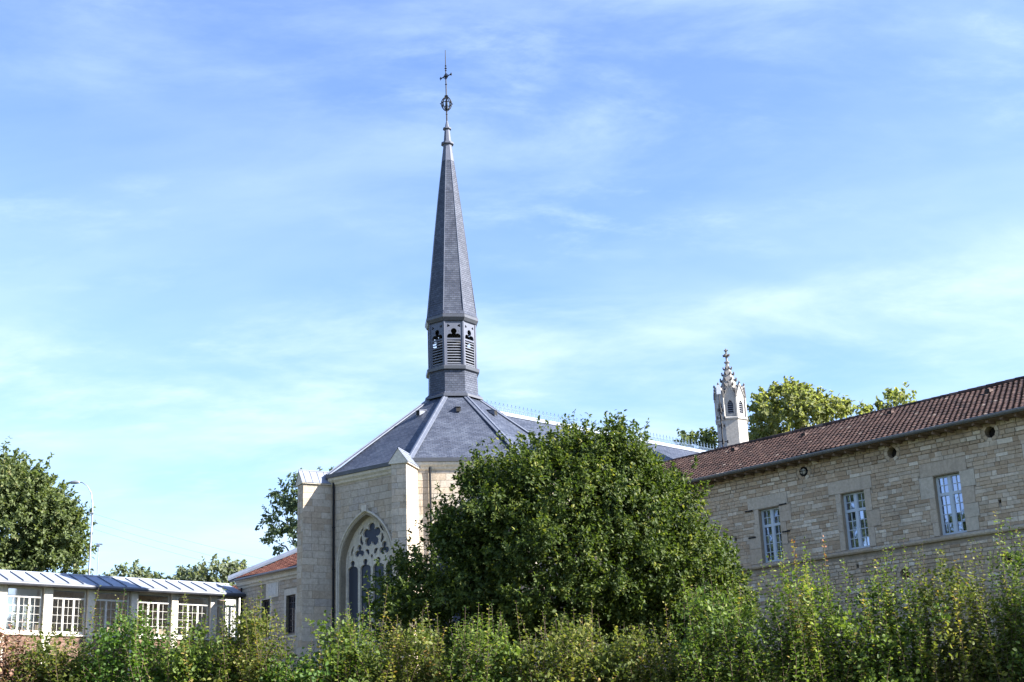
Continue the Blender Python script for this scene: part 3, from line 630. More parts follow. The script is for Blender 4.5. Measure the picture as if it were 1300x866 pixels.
wl = m.build('wall', M_RJOINT, wing)
for u, z in ocs[1:] + ocl: m = MB(); m.poly([FW.p(a, -0.34, b) for a, b in circle(u, z, OR + .02, 16)]); m.build('vent_hole', M_HOLE, wl)
for (a, b, c_) in ((7.92, 7.82, 0), (1.72, 6.28, 0), (-4.1, 8.1, 0)):
    m = MB(); m.poly([FW.p(a - .02, -.3, b - .02), FW.p(a + .12, -.3, b - .02), FW.p(a + .12, -.3, b + .15), FW.p(a - .02, -.3, b + .15)])
    m.build('putlog_hole', M_HOLE, wl)
# dressed stone round each window
dress = []
rw = random.Random(21)
for (a, b) in WIN:
    dress.append((a - 0.45 + rw.uniform(-.1, .1), b + 0.42 + rw.uniform(-.1, .1), WZ1 + 0.03, WZ1 + 0.55))
    for sg in (0, 1):
        z = WZ0
        while z < WZ1 - 0.05:
            h = rw.choice((0.42, 0.5, 0.62, 0.75)); zt = min(z + h, WZ1 + 0.03)
            if WZ1 + .03 - zt < 0.2: zt = WZ1 + 0.03
            wj = rw.choice((0.24, 0.30, 0.52, 0.60))
            dress.append((a - wj, a, z, zt) if sg == 0 else (b, b + wj, z, zt)); z = zt
def wblock(z0, z1):
    zm = (z0 + z1) / 2; o = [(a, b) for a, b, c_, d_ in dress if c_ - .02 < zm < d_ + 0.02] + ([(a, b) for a, b in WIN] if z1 > WZ0 and z0 < WZ1 else [])
    for u, z in ocs + ocl:
        if abs(zm - z) < OR + 0.10: o.append((u - math.sqrt(max(0.01, (OR + .14) ** 2 - (zm - z) ** 2)), u + math.sqrt(max(0.01, (OR + .14) ** 2 - (zm - z) ** 2))))
    for (u, z) in ((7.92, 7.82), (1.72, 6.28), (-4.1, 8.1)):
        if z - .05 < zm < z + .17: o.append((u - .01, u + .11))
    if z1 > 6.79 and z0 < 6.98: o.append((UL - 1, UR + 1))
    o.sort(); mg = []
    for a, b in o:
        if mg and a <= mg[-1][1]: mg[-1] = (mg[-1][0], max(b, mg[-1][1]))
        else: mg.append((a, b))
    return mg
m = MB(); stones(m, FW, UL, UR, 1.9, 6.80, (0.11, 0.19), (0.18, 0.50), 0.016, 0.018, 0.010, 0.010, rw, wblock, 0.008)
stones(m, FW, UL, UR, 6.98, 10.1, (0.10, 0.19), (0.18, 0.62), 0.009, 0.013, 0.008, 0.007, rw, wblock, 0.008)
stones(m, FW, UL, UR, 10.1, 10.98, (0.13, 0.20), (0.22, 0.50), 0.024, 0.024, 0.012, 0.012, rw, wblock, 0.008)
m.build('rubble_facing', M_RUB, wl)
for u, z in ocs + ocl:
    m = MB()
    for k in range(9):
        m.rv = rw.random(); a0, a1 = R(k * 40 + 2), R(k * 40 + 38); q = []
        pts = [(OR - .005, a0), (OR - .005, a1), (OR + .13, a1), (OR + .13, a0)]
        m.poly([FW.p(u + r_ * math.cos(t), 0.012, z + r_ * math.sin(t)) for r_, t in pts])
        m.poly([FW.p(u + (OR - .005) * math.cos(a0), 0.012, z + (OR - .005) * math.sin(a0)), FW.p(u + (OR - .005) * math.cos(a0), -.02, z + (OR - .005) * math.sin(a0)), FW.p(u + (OR - .005) * math.cos(a1), -.02, z + (OR - .005) * math.sin(a1)), FW.p(u + (OR - .005) * math.cos(a1), 0.012, z + (OR - .005) * math.sin(a1))])
    m.build('oculus_surround', M_RUB, wl)
M_DRESS = stone('pinkish dressed limestone', [(0, (0.44, 0.36, 0.27)), (0.5, (0.49, 0.41, 0.32)), (1, (0.52, 0.46, 0.37))], stain_amt=0.25)
for wi in range(4):
  m = MB()
  for a, b, z0, z1 in [q for q in dress if WIN[wi][0] - 1.2 < (q[0] + q[1]) / 2 < WIN[wi][1] + 1.2]:
    g = .006; m.rv = rw.random(); d = 0.022 + rw.uniform(-.006, .006)
    m.hexa([FW.p(a + g, d, z0 + g), FW.p(b - g if (b, ) else b, d, z0 + g), FW.p(b - g, -0.30, z0 + g), FW.p(a + g, -0.30, z0 + g)], [FW.p(a + g, d, z1 - g), FW.p(b - g, d, z1 - g), FW.p(b - g, -0.30, z1 - g), FW.p(a + g, -0.30, z1 - g)])
  m.build('window_surround', M_DRESS, wl)
m = MB(); u = UL
while u < UR:
    e = min(u + rw.uniform(0.8, 1.5), UR); m.rv = rw.random(); m.strip(FW, [(-.02, 6.78), (0.10, 6.80), (0.14, 6.86), (0.14, 6.93), (-0.02, 6.985)], u + .004, e - .004); u = e
m.build('string_course', M_DRESS, wl)
for u, z in ((-3.22, 9.22), (-1.45, 9.24), (-3.15, 8.10), (-1.40, 8.12)):
    m = MB(); m.box(FW, u - .19, u + .19, 0.022, 0.05, z - .03, z + .03)
    m.build('iron_cramp', M_IRON, wl)
for i, (a, b) in enumerate(WIN):
    f = MB(); d0, d1 = -0.27, -0.19; cu = (a + b) / 2; zt = WZ1 - 0.68; fw = 0.055
    f.box(FW, a, a + fw, d0, d1, WZ0, WZ1); f.box(FW, b - fw, b, d0, d1, WZ0, WZ1); f.box(FW, a + fw, b - fw, d0, d1, WZ0, WZ0 + 0.09); f.box(FW, a + fw, b - fw, d0, d1, WZ1 - 0.06, WZ1)
    f.box(FW, cu - 0.055, cu + 0.055, d0, d1 + .01, WZ0 + 0.09, WZ1 - .06); f.box(FW, a + fw, cu - .055, d0, d1 + .008, zt - 0.055, zt + 0.055); f.box(FW, cu + .055, b - fw, d0, d1 + .008, zt - 0.055, zt + 0.055)
    for (x0, x1) in ((a + fw, cu - .055), (cu + .055, b - fw)):
        mx = (x0 + x1) / 2; t = 0.014
        for (y0, y1, n) in ((WZ0 + .09, zt - .055, 4), (zt + .055, WZ1 - .06, 2)):
            f.box(FW, x0, x0 + 0.035, d0 + .01, d1 - .01, y0, y1); f.box(FW, x1 - 0.035, x1, d0 + .01, d1 - .01, y0, y1)
            f.box(FW, mx - t, mx + t, d0 + .02, d1 - .02, y0, y1)
            for k in range(1, n): z = y0 + (y1 - y0) * k / n; f.box(FW, x0 + .035, mx - t, d0 + .021, d1 - .021, z - t, z + t); f.box(FW, mx + t, x1 - .035, d0 + .021, d1 - .021, z - t, z + t)
    wo = f.build('window', M_FRAME, wing)
    g = MB(); rg2 = random.Random(50 + i)
    # each casement leaf hangs a little out of plane, as old windows do
    for (x0, x1) in ((a + fw, cu - .03), (cu + .03, b - fw)):
        for (y0, y1, n) in ((WZ0 + .05, zt, 4), (zt, WZ1 - .04, 2)):
            for q in range(2):
                for r_ in range(n):
                    xa, xb = x0 + (x1 - x0) * q / 2, x0 + (x1 - x0) * (q + 1) / 2; ya, yb = y0 + (y1 - y0) * r_ / n, y0 + (y1 - y0) * (r_ + 1) / n
                    e1, e2 = rg2.gauss(0, .0016), rg2.gauss(0, .0022)
                    g.poly([FW.p(xa, -.235 - e1 - e2, ya), FW.p(xb, -.235 + e1 - e2, ya), FW.p(xb, -.235 + e1 + e2, yb), FW.p(xa, -.235 - e1 + e2, yb)])
    g.build('pane', M_GLASS, wo)
# roof of the wing
SE_D, SE_Z, SR_D, SR_Z = 0.62, 10.89, -5.0, 13.40
m = MB(); tiles(m, FW, UL - .2, UR, SE_D, SE_Z, SR_D, SR_Z, 0.235, 0.30, random.Random(5))
m.poly([FW.p(UL - .2, SE_D, SE_Z - .06), FW.p(UR, SE_D, SE_Z - .06), FW.p(UR, SR_D, SR_Z - .07), FW.p(UL - .2, SR_D, SR_Z - .07)])
m.poly([FW.p(UR, SR_D, SR_Z), FW.p(UR, -10.45, SE_Z), FW.p(UL - .2, -10.45, SE_Z), FW.p(UL - .2, SR_D, SR_Z)][::-1])
rf = m.build('roof', M_TILE, wing)
m = MB(); u = UL - .2; rr = random.Random(8)
while u < UR:
    e = u + 0.42; m.rv = rr.random(); m.tube([FW.p(u, SR_D, SR_Z + .02), FW.p(e + .02, SR_D, SR_Z + .02)], [0.115, 0.10], 10); u = e
m.build('ridge_tile', M_TILE, rf)
for u_, s_t in ((-2.5, 0.72), (1.6, 0.80), (6.2, 0.76), (9.0, 0.80), (-6.8, 0.8)):   # small ventilation tiles
    m = MB(); d = SE_D + (SR_D - SE_D) * s_t; z = SE_Z + (SR_Z - SE_Z) * s_t
    m.hexa([FW.p(u_ - .12, d + .12, z + .0), FW.p(u_ + .12, d + .12, z), FW.p(u_ + .12, d - .2, z + .12), FW.p(u_ - .12, d - .2, z + .12)], [FW.p(u_ - .10, d + .10, z + .16), FW.p(u_ + .10, d + .10, z + .16), FW.p(u_ + .10, d - .2, z + .19), FW.p(u_ - .10, d - .2, z + .19)])
    m.build('vent_tile', M_TILE, rf)
    m = MB(); m.poly([FW.p(u_ - .09, d + .125, z + .03), FW.p(u_ + .09, d + .125, z + .03), FW.p(u_ + .08, d + .118, z + .14), FW.p(u_ - .08, d + .118, z + .14)]); m.build('vent_opening', M_HOLE, rf)
m = MB(); m.box(FW, UL, UR, 0.03, 0.60, 10.76, 10.80)
u = UL + .2
while u < UR: m.box(FW, u, u + .09, 0.025, 0.56, 10.66, 10.758); u += 0.55
m.build('eave', M_SOFFIT, wing)
m = MB(); pr = [(SE_D + .10 + .10 * math.cos(R(t)), SE_Z - .03 + .10 * math.sin(R(t))) for t in range(180, 361, 20)] + [(SE_D + .20 - .012, SE_Z - .028)] + [(SE_D + .10 + .085 * math.cos(R(t)), SE_Z - .03 + .085 * math.sin(R(t))) for t in range(340, 179, -20)]
for (d0, z0), (d1, z1) in zip(pr, pr[1:]): m.poly([FW.p(UL - .2, d0, z0), FW.p(UR, d0, z0), FW.p(UR, d1, z1), FW.p(UL - .2, d1, z1)])
m.tube([FW.p(UL - .2, SE_D + .2, SE_Z - .025), FW.p(UR, SE_D + .2, SE_Z - .025)], 0.014, 6)
m.smooth = False; m.build('gutter', M_GUT, wing)
# lamp in the left oculus
u, z = ocs[0]
m = MB(); m.tube([FW.p(u, -0.30, z), FW.p(u, 0.03, z)], [0.17, 0.17], 14); lamp = thing('wall_light', 'round pale bulkhead light under the eave left of the two dark round vents', 'wall light', tuple(FW.p(u, 0, z)))
m.build('housing', M_IRON, lamp)
m = MB(); m.tube([FW.p(u, 0.03, z), FW.p(u, 0.08, z), FW.p(u, 0.11, z)], [0.13, 0.11, 0.04], 12); m.smooth = True; m.build('lens', plain('frosted lens', (0.45, 0.44, 0.40), 0.4), lamp)
m = MB(); m.tube([FW.p(u - .15, .12, z), FW.p(u + .15, .12, z)], .015, 4); m.tube([FW.p(u, .12, z - .15), FW.p(u, .12, z + .15)], .015, 4); m.build('guard', M_IRON, lamp)

# ------------------------------------------------------------------ mast beside the turret
mp = Vector((11.52, 73.4, 0)); mast = thing('antenna_mast', 'slim dark mast with brackets and white panel in front of turret', 'mast', (mp.x, mp.y, 3.6))
m = MB(); m.tube([mp + Vector((0, 0, 3.2)), mp + Vector((-0.02, 0, 17.3)), mp + Vector((-0.02, 0, 18.9))], [0.06, 0.045, 0.03], 6); m.build('pole', M_IRON, mast)
for z, w_ in ((17.35, 0.2), (16.9, 0.16), (16.0, 0.26), (15.6, 0.14), (17.8, 0.14)):
    m = MB(); m.tube([mp + Vector((-w_, -.02, z)), mp + Vector((w_, .02, z))], 0.028, 5); m.tube([mp + Vector((-w_, -.02, z - .09)), mp + Vector((-w_, -.02, z + .09))], 0.04, 5); m.tube([mp + Vector((w_, .02, z - .09)), mp + Vector((w_, .02, z + .09))], 0.04, 5); m.tube([mp + Vector((0, 0, z - .12)), mp + Vector((0, 0, z + .12))], .075, 6); m.build('bracket', M_IRON, mast)
m = MB(); Fm = Fr((mp.x - .02, mp.y), 189); m.box(Fm, -.12, .12, -.05, .07, 18.72, 19.25); m.build('panel', plain('white plastic', (0.7, 0.72, 0.74), 0.4), mast)

# ------------------------------------------------------------------ glazed gallery
G0 = (-16.08, 78.37); FG = Fr(G0, 137.4); FB = Fr(G0, 227.4)
gal = thing('glazed_gallery', 'low glazed gallery with white small paned windows, stone piers and zinc roof', 'gallery', tuple(FG.p(-8, -1.5, 3.6)))
PIER = [(-16.55, -16.12), (-14.11, -13.67), (-11.71, -11.27), (-9.31, -8.93), (-6.84, -6.45), (-4.41, -4.03), (-1.99, -1.59), (-0.10, 0.0)]
GZ0, GZ1 = 6.64, 8.92
for a, b in PIER[:-1]: m = MB(); m.rv = .6; m.box(FG, a, b, -0.40, 0.0, 3.0, 8.96); m.build('pier', M_TRIM, gal)
m = MB(); Fb = FG; m.rv = .5; m.box(FG, -19, 0, -0.36, -0.05, 2.9, 6.52); pw = m.build('plinth', M_JOINT, gal)
m = MB(); stones(m, Fr(FG.p(0, -0.05, 0), 137.4), -19, 0, 2.9, 6.52, (0.075, 0.08), (0.21, 0.24), 0.012, 0.012, 0.002, 0.003, random.Random(4)); m.build('brickwork', M_BRICK, pw)
m = MB(); m.rv = .8; m.strip(FG, [(-.36, 6.52), (0.06, 6.50), (0.06, 6.58), (-.36, 6.64)], -19, 0); m.build('sill', M_TRIM, gal)
m = MB(); m.box(FG, -19, 0, -0.40, -0.02, 8.962, 9.10); m.build('lintel', M_WOODPOST, gal)
m = MB(); m.rv = .3; m.box(FG, -19, 0, -1.95, -1.8, 2.9, 9.0); m.box(FG, -19, 0, -1.8, -0.4, 5.25, 5.3); m.build('back_wall', M_PLASTER, gal)
for i in range(len(PIER) - 1):
    a, b = PIER[i][1] + 0.0, PIER[i + 1][0]
    if i == 6: b = -0.1
    post = MB(); post.box(FG, a, a + 0.05, -0.34, -0.13, GZ0, 8.96); post2 = MB(); post2.box(FG, b - 0.05, b, -0.34, -0.13, GZ0, 8.96)
    a += .05; b -= .05; d0, d1 = -0.28, -0.20; f = MB(); zt = 8.46; fw = 0.07
    f.box(FG, a, a + fw, d0, d1, GZ0, 8.95); f.box(FG, b - fw, b, d0, d1, GZ0, 8.95); f.box(FG, a + fw, b - fw, d0, d1, GZ0, GZ0 + .12); f.box(FG, a + fw, b - fw, d0, d1, 8.86, 8.95); f.box(FG, a + fw, b - fw, d0, d1 + .02, zt - .05, zt + .05)
    wdt = (b - a - 2 * fw) / 3; z0, z1 = GZ0 + .12, zt - .05
    for k in range(3):
        x0 = a + fw + k * wdt; x1 = x0 + wdt
        if k: f.box(FG, x0 - .05, x0 + .05, d0, d1 + .015, z0, z1)
        mx = (x0 + x1) / 2; t = .009; f.box(FG, mx - t, mx + t, d0 + .02, d1 - .02, z0, z1)
        xa, xb = x0 + (.05 if k else 0), x1 - (.05 if k < 2 else 0)
        for j in range(1, 4): z = z0 + (z1 - z0) * j / 4; f.box(FG, xa, mx - t, d0 + .021, d1 - .021, z - t, z + t); f.box(FG, mx + t, xb, d0 + .021, d1 - .021, z - t, z + t)
    wo = f.build('window', M_WPAINT, gal); post.build('timber_post', M_WOODPOST, wo); post2.build('timber_post', M_WOODPOST, wo)
    g = MB(); g.poly([FG.p(a, -.245, GZ0 + .05), FG.p(b, -.245, GZ0 + .05), FG.p(b, -.245, 8.92), FG.p(a, -.245, 8.92)]); g.build('pane', M_SKYGL if i == 1 else M_CLEAR, wo)
    if i == 1:
        g = MB(); g.box(FG, a + .1, b - .1, -.62, -.60, GZ0 + .05, 8.9); g.build('reflection_sheet', plain('pale curtain', (0.60, 0.66, 0.68), 0.9), wo)  # pale blue sheet carries this pane's sky reflection in its colour
m = MB(); GE, GR, GZe, GZr = 0.38, -1.5, 9.16, 9.86
m.hexa([FG.p(-19, GE, GZe - .04), FG.p(-.0, GE, GZe - .04), FG.p(-.0, GR, GZr - .04), FG.p(-19, GR, GZr - .04)], [FG.p(-19, GE, GZe), FG.p(-.0, GE, GZe), FG.p(-.0, GR, GZr), FG.p(-19, GR, GZr)])
m.poly([FG.p(-19, GR, GZr), FG.p(0, GR, GZr), FG.p(0, -3.4, 9.1), FG.p(-19, -3.4, 9.1)])
gr = m.build('roof', M_ZINC, gal)
m = MB(); u = -18.7
while u < -0.1: m.hexa([FG.p(u, GE + .01, GZe), FG.p(u + .035, GE + .01, GZe), FG.p(u + .035, GR, GZr), FG.p(u, GR, GZr)], [FG.p(u, GE + .01, GZe + .06), FG.p(u + .035, GE + .01, GZe + .06), FG.p(u + .035, GR, GZr + .06), FG.p(u, GR, GZr + .06)]); u += 0.81
m.build('standing_seam', M_LEAD, gr)
m = MB(); m.tube([FG.p(-19, GR, GZr + .02), FG.p(0, GR, GZr + .02)], 0.06, 6); m.build('ridge_roll', M_ZINC, gr)
m = MB(); m.tube([FG.p(-19, GE + .03, GZe - .12), FG.p(-.02, GE + .03, GZe - .12)], 0.11, 8); m.box(FG, -19, -.02, -.02, GE, GZe - .17, GZe - .06); m.build('gutter', M_DARKLEAD, gal)

# ------------------------------------------------------------------ stone block with red hipped roof
blk = thing('stone_annexe', 'stone building with red tiled hip roof between gallery and chapel', 'building', tuple(FB.p(4, -4, 3.6)))
BW = [(2.15, 3.02), (4.66, 5.60), (7.2, 8.1)]; bh = [[(a, 6.5), (b, 6.5), (b, 8.58), (a, 8.58)] for a, b in BW]
m = MB(); m.plate(FB, [(0, 2.9), (9.5, 2.9), (9.5, 9.46), (0, 9.46)], bh, -.32, -.004, rim=False); m.poly([FB.p(0, 0, 2.9), FB.p(0, 0, 9.8), FB.p(0, -11, 9.8), FB.p(0, -11, 2.9)]); m.poly([FB.p(9.5, 0, 2.9), FB.p(9.5, -11, 2.9), FB.p(9.5, -11, 9.8), FB.p(9.5, 0, 9.8)])
bw = m.build('wall', M_JOINT, blk); rb = random.Random(31)
def bb(z0, z1):
    o = [(a - .18, b + .18) for a, b in BW] if z1 > 6.4 and z0 < 8.9 else []
    if z1 > 8.55 and z0 < 9.46: o = [(a - .25, b + .25) for a, b in BW if False] + ([(2.15 - .18, 3.9)] if z0 < 9.4 else []) + ([(4.48, 5.78), (7.0, 8.3)] if z0 < 8.9 else [])
    return o
m = MB(); stones(m, FB, 0, 9.5, 2.9, 9.46, (0.17, 0.24), (0.25, 0.6), 0.016, 0.014, 0.006, 0.006, rb, bb); m.build('ashlar_facing', M_ASH, bw)
for a, b in BW:
    m = MB(); m.rv = rb.random(); m.box(FB, a - .18, a, -.3, .02, 6.4, 8.58); m.box(FB, b, b + .18, -.3, .02, 6.4, 8.58); m.box(FB, a - .18, b + .18, -.3, .024, 8.584, 8.92 if a > 3 else 8.62); m.box(FB, a - .18, b + .18, -.3, .06, 6.3, 6.398)
    m.build('window_surround', M_TRIM, bw)
m = MB(); m.rv = .9; m.box(FB, 2.62, 3.88, -.05, .03, 8.63, 9.5); p_ = m.build('blind_window_surround', M_TRIM, bw)
m = MB(); m.box(FB, 2.86, 3.66, .03, .045, 8.76, 9.42); m.build('blind_panel', M_RENDER, p_)
m = MB(); m.rv = .4; m.strip(FB, [(0, 9.46), (.06, 9.46), (.10, 9.56), (.20, 9.62), (.22, 9.78), (.34, 9.86), (.34, 9.92), (0, 9.92)], -0.3, 9.5); m.build('cornice', M_TRIM, blk)
for a, b in BW:
    f = MB(); d0, d1 = -.22, -.15; f.box(FB, a, a + .06, d0, d1, 6.5, 8.58); f.box(FB, b - .06, b, d0, d1, 6.5, 8.58); f.box(FB, a + .06, b - .06, d0, d1, 8.50, 8.58); f.box(FB, a + .06, b - .06, d0, d1, 6.5, 6.58)
    for k in range(1, 4): x = a + (b - a) * k / 4; f.box(FB, x - .018, x + .018, d0 + .01, d1 - .01, 6.58, 8.5)
    for k in range(1, 6): z = 6.58 + 1.92 * k / 6; f.box(FB, a + .06, b - .06, d0 + .015, d1 - .015, z - .016, z + .016)
    wo = f.build('window', M_DARKW, blk); g = MB(); g.poly([FB.p(a, -.19, 6.5), FB.p(b, -.19, 6.5), FB.p(b, -.19, 8.58), FB.p(a, -.19, 8.58)]); g.build('pane', M_DGLASS, wo)
e = .45; BS = 0.52; BD = 6.0; bz = 9.97
c0 = FB.p(-e, e, bz); apx = FB.p(-e + BD, e - BD, bz + BS * BD); c1 = FB.p(10, e, bz); apr = FB.p(10, e - BD, bz + BS * BD); c2 = FB.p(-e, -12, bz); ap2 = FB.p(-e + BD, -8, bz + BS * BD)
m = MB(); m.poly([c0 - Vector((0, 0, .03)), c1 - Vector((0, 0, .03)), apr - Vector((0, 0, .03)), apx - Vector((0, 0, .03))]); m.poly([c2, c0, apx, ap2])
slen = math.hypot(BD, BS * BD)
tiles(m, FB, -e, 9.8, e, bz, e - BD, bz + BS * BD, 0.235, 0.30, random.Random(9), clip=lambda u, s: u + e > s * BD / slen + .05)
br = m.build('roof', M_RTILE, blk)
m = MB(); d = (apx - c0).normalized(); sd_ = Vector((0, 0, 1)).cross(d).normalized(); n_ = d.cross(sd_)
if n_.z < 0: n_ = -n_
pr = [(-.40, -.03), (-.40, .09), (-.16, .17), (-.12, .29), (.12, .29), (.16, .17), (.40, .09), (.40, -.03)]
a_ = [c0 - d * .1 + sd_ * x + n_ * y for x, y in pr]; b_ = [apx + sd_ * x + n_ * y for x, y in pr]; m.loft(a_, b_); m.poly(a_); m.poly(b_[::-1]); m.build('hip_flashing', M_ZINC, br)
m = MB(); m.tube([FB.p(-e - .05, e + .05, bz - .04), FB.p(9.8, e + .05, bz - .04)], .065, 8); m.build('gutter', M_GUT, blk)
m = MB(); m.tube([FB.p(.12, .12, 9.5), FB.p(.12, .10, 9.2), FB.p(.12, .10, 3.2)], .05, 8); m.build('downspout', M_IRON, blk)
# small red roof peeping over the gallery ridge
ob = Fr((-20.6, 86.0), 200.0)
oh = thing('outbuilding', 'small red tiled roof showing just above the gallery ridge', 'outbuilding', (-20.6, 86.0, 4.2))
m = MB(); m.rv = .5; m.hexa([ob.p(-2.2, 0, 3.5), ob.p(2.2, 0, 3.5), ob.p(2.2, -4, 3.5), ob.p(-2.2, -4, 3.5)], [ob.p(-2.2, 0, 10.0), ob.p(2.2, 0, 10.0), ob.p(2.2, -4, 10.0), ob.p(-2.2, -4, 10.0)]); m.build('wall', M_RENDER, oh)
m = MB(); tiles(m, ob, -2.5, 2.5, .35, 10.0, -2, 10.72, .235, .3, random.Random(2)); m.poly([ob.p(-2.5, .35, 9.98), ob.p(2.5, .35, 9.98), ob.p(2.5, -2, 10.7), ob.p(-2.5, -2, 10.7)]); m.poly([ob.p(-2.5, -2, 10.72), ob.p(2.5, -2, 10.72), ob.p(2.5, -4.3, 10.0), ob.p(-2.5, -4.3, 10.0)])
m.build('roof', M_RTILE, oh)

# ------------------------------------------------------------------ street lamp, pole, wires
k_ = 0.88
lp = Vector((-28.05, 88, 0)); sl = thing('street_lamp', 'tall pale steel lamp post with curved arm beside the left tree', 'street lamp', (lp.x, lp.y, gh(lp.x, lp.y)))
m = MB(); z0 = gh(lp.x, lp.y)
m.tube([lp + Vector((0, 0, z0)), lp + Vector((0, 0, 12)), lp + Vector((0, 0, 15.9)), lp + Vector((-.03, 0, 16.6)), lp + Vector((-.16, -.02, 17.3)), lp + Vector((-.42, -.05, 17.75)), lp + Vector((-.75, -.1, 17.98)), lp + Vector((-1.0, -.12, 18.02))], [.09, .07, .055, .045, .04, .036, .033, .033], 8); m.smooth = True; m.build('pole', M_GALV, sl)
m = MB(); q = lp + Vector((-1.0, -.12, 18.0)); m.tube([q + Vector((.1, 0, 0)), q, q + Vector((-.2, 0, .02)), q + Vector((-.5, 0, .0)), q + Vector((-.58, 0, -.02))], [.05, .09, .13, .10, .03], 8); m.smooth = True; m.build('lamp_head', M_GALV, sl)
m = MB(); q = lp + Vector((0.02, -.1, 15.9)); m.tube([q + Vector((-.18, 0, 0)), q + Vector((.1, 0, 0))], .06, 6); m.build('bracket', M_GALV, sl)
pp = Vector((-27.5, 88.0, 0)); ap_ = thing('antenna_pole', 'thin short pole with a small antenna on top right of the lamp post', 'antenna', (pp.x, pp.y, gh(pp.x, pp.y)))
m = MB(); m.tube([pp + Vector((0, 0, gh(pp.x, pp.y))), pp + Vector((0, 0, 13.9))], .035, 6); m.build('pole', M_GALV, ap_)
m = MB(); m.tube([pp + Vector((-.22, 0, 13.9)), pp + Vector((.2, .1, 13.82))], .03, 5)
for t in (-.18, -.05, .08, .18): m.tube([pp + Vector((t, -.18, 13.88)), pp + Vector((t, .18, 13.88))], .018, 4)
m.tube([pp + Vector((-.15, 0, 13.75)), pp + Vector((.05, 0, 13.75))], [.09, .05], 6); m.build('antenna', M_GUT, ap_)
for (dz, wtx) in ((0, 'highest'), (-.55, 'middle'), (-1.0, 'lowest')):
    a = lp + Vector((0.05, 0, 15.9 + dz)); b = Vector((-4, 96, 10.9 + dz * 1.2)); pts = []
    for j in range(25): t = j / 24; p = a.lerp(b, t); p.z -= 0.7 * 4 * t * (1 - t); pts.append(p)
    m = MB(); m.tube(pts, 0.007, 4); o = m.build('overhead_wire', M_GUT, None, tuple(a)); tag(o, wtx + ' of the three thin wires sagging right from the lamp post', 'wire', 'overhead wires')

# ------------------------------------------------------------------ foliage
def leaves_mesh(name, P, D, N, size, rnd, mat, parent, aspect=0.62):
    """P centres, D long axis, N approximate normal (arrays n x 3), size n, rnd n -> one diamond-shaped folded leaf each"""
    n = len(P); D = D / (np.linalg.norm(D, axis=1, keepdims=True) + 1e-9); B = np.cross(N, D); B /= (np.linalg.norm(B, axis=1, keepdims=True) + 1e-9); Nn = np.cross(D, B)
    s = size[:, None]
    v = np.empty((n, 6, 3))
    v[:, 0] = P - D * s * 0.5
    v[:, 1] = P - D * s * 0.18 + B * s * aspect * 0.5 + Nn * s * 0.10
    v[:, 2] = P + D * s * 0.22 + B * s * aspect * 0.40 + Nn * s * 0.08
    v[:, 3] = P + D * s * 0.55 - Nn * s * 0.06
    v[:, 4] = P + D * s * 0.22 - B * s * aspect * 0.40 + Nn * s * 0.08
    v[:, 5] = P - D * s * 0.18 - B * s * aspect * 0.5 + Nn * s * 0.10
    v = v.reshape(-1, 3) - (np.array(ROOT[parent]) if parent is not None else 0)
    idx = np.arange(n)[:, None] * 6
    fc = np.concatenate([idx + np.array([[0, 1, 2, 3]]), idx + np.array([[0, 3, 4, 5]])], axis=1).reshape(-1)
    me = bpy.data.meshes.new(name); me.vertices.add(n * 6); me.vertices.foreach_set('co', v.ravel().astype(np.float32))
    me.loops.add(len(fc)); me.loops.foreach_set('vertex_index', fc.astype(np.int32)); me.polygons.add(n * 2)
    me.polygons.foreach_set('loop_start', np.arange(n * 2, dtype=np.int32) * 4); me.polygons.foreach_set('loop_total', np.full(n * 2, 4, dtype=np.int32))
    me.update(calc_edges=True); a = me.attributes.new('rnd', 'FLOAT', 'POINT'); a.data.foreach_set('value', np.repeat(np.clip(rnd, 0, 1), 6).astype(np.float32))
    me.materials.append(mat); o = bpy.data.objects.new(name, me); COL.objects.link(o)
    if parent is not None: o.parent = parent; ROOT[o] = ROOT[parent]
    return o
def unit(a): return a / (np.linalg.norm(a, axis=-1, keepdims=True) + 1e-9)
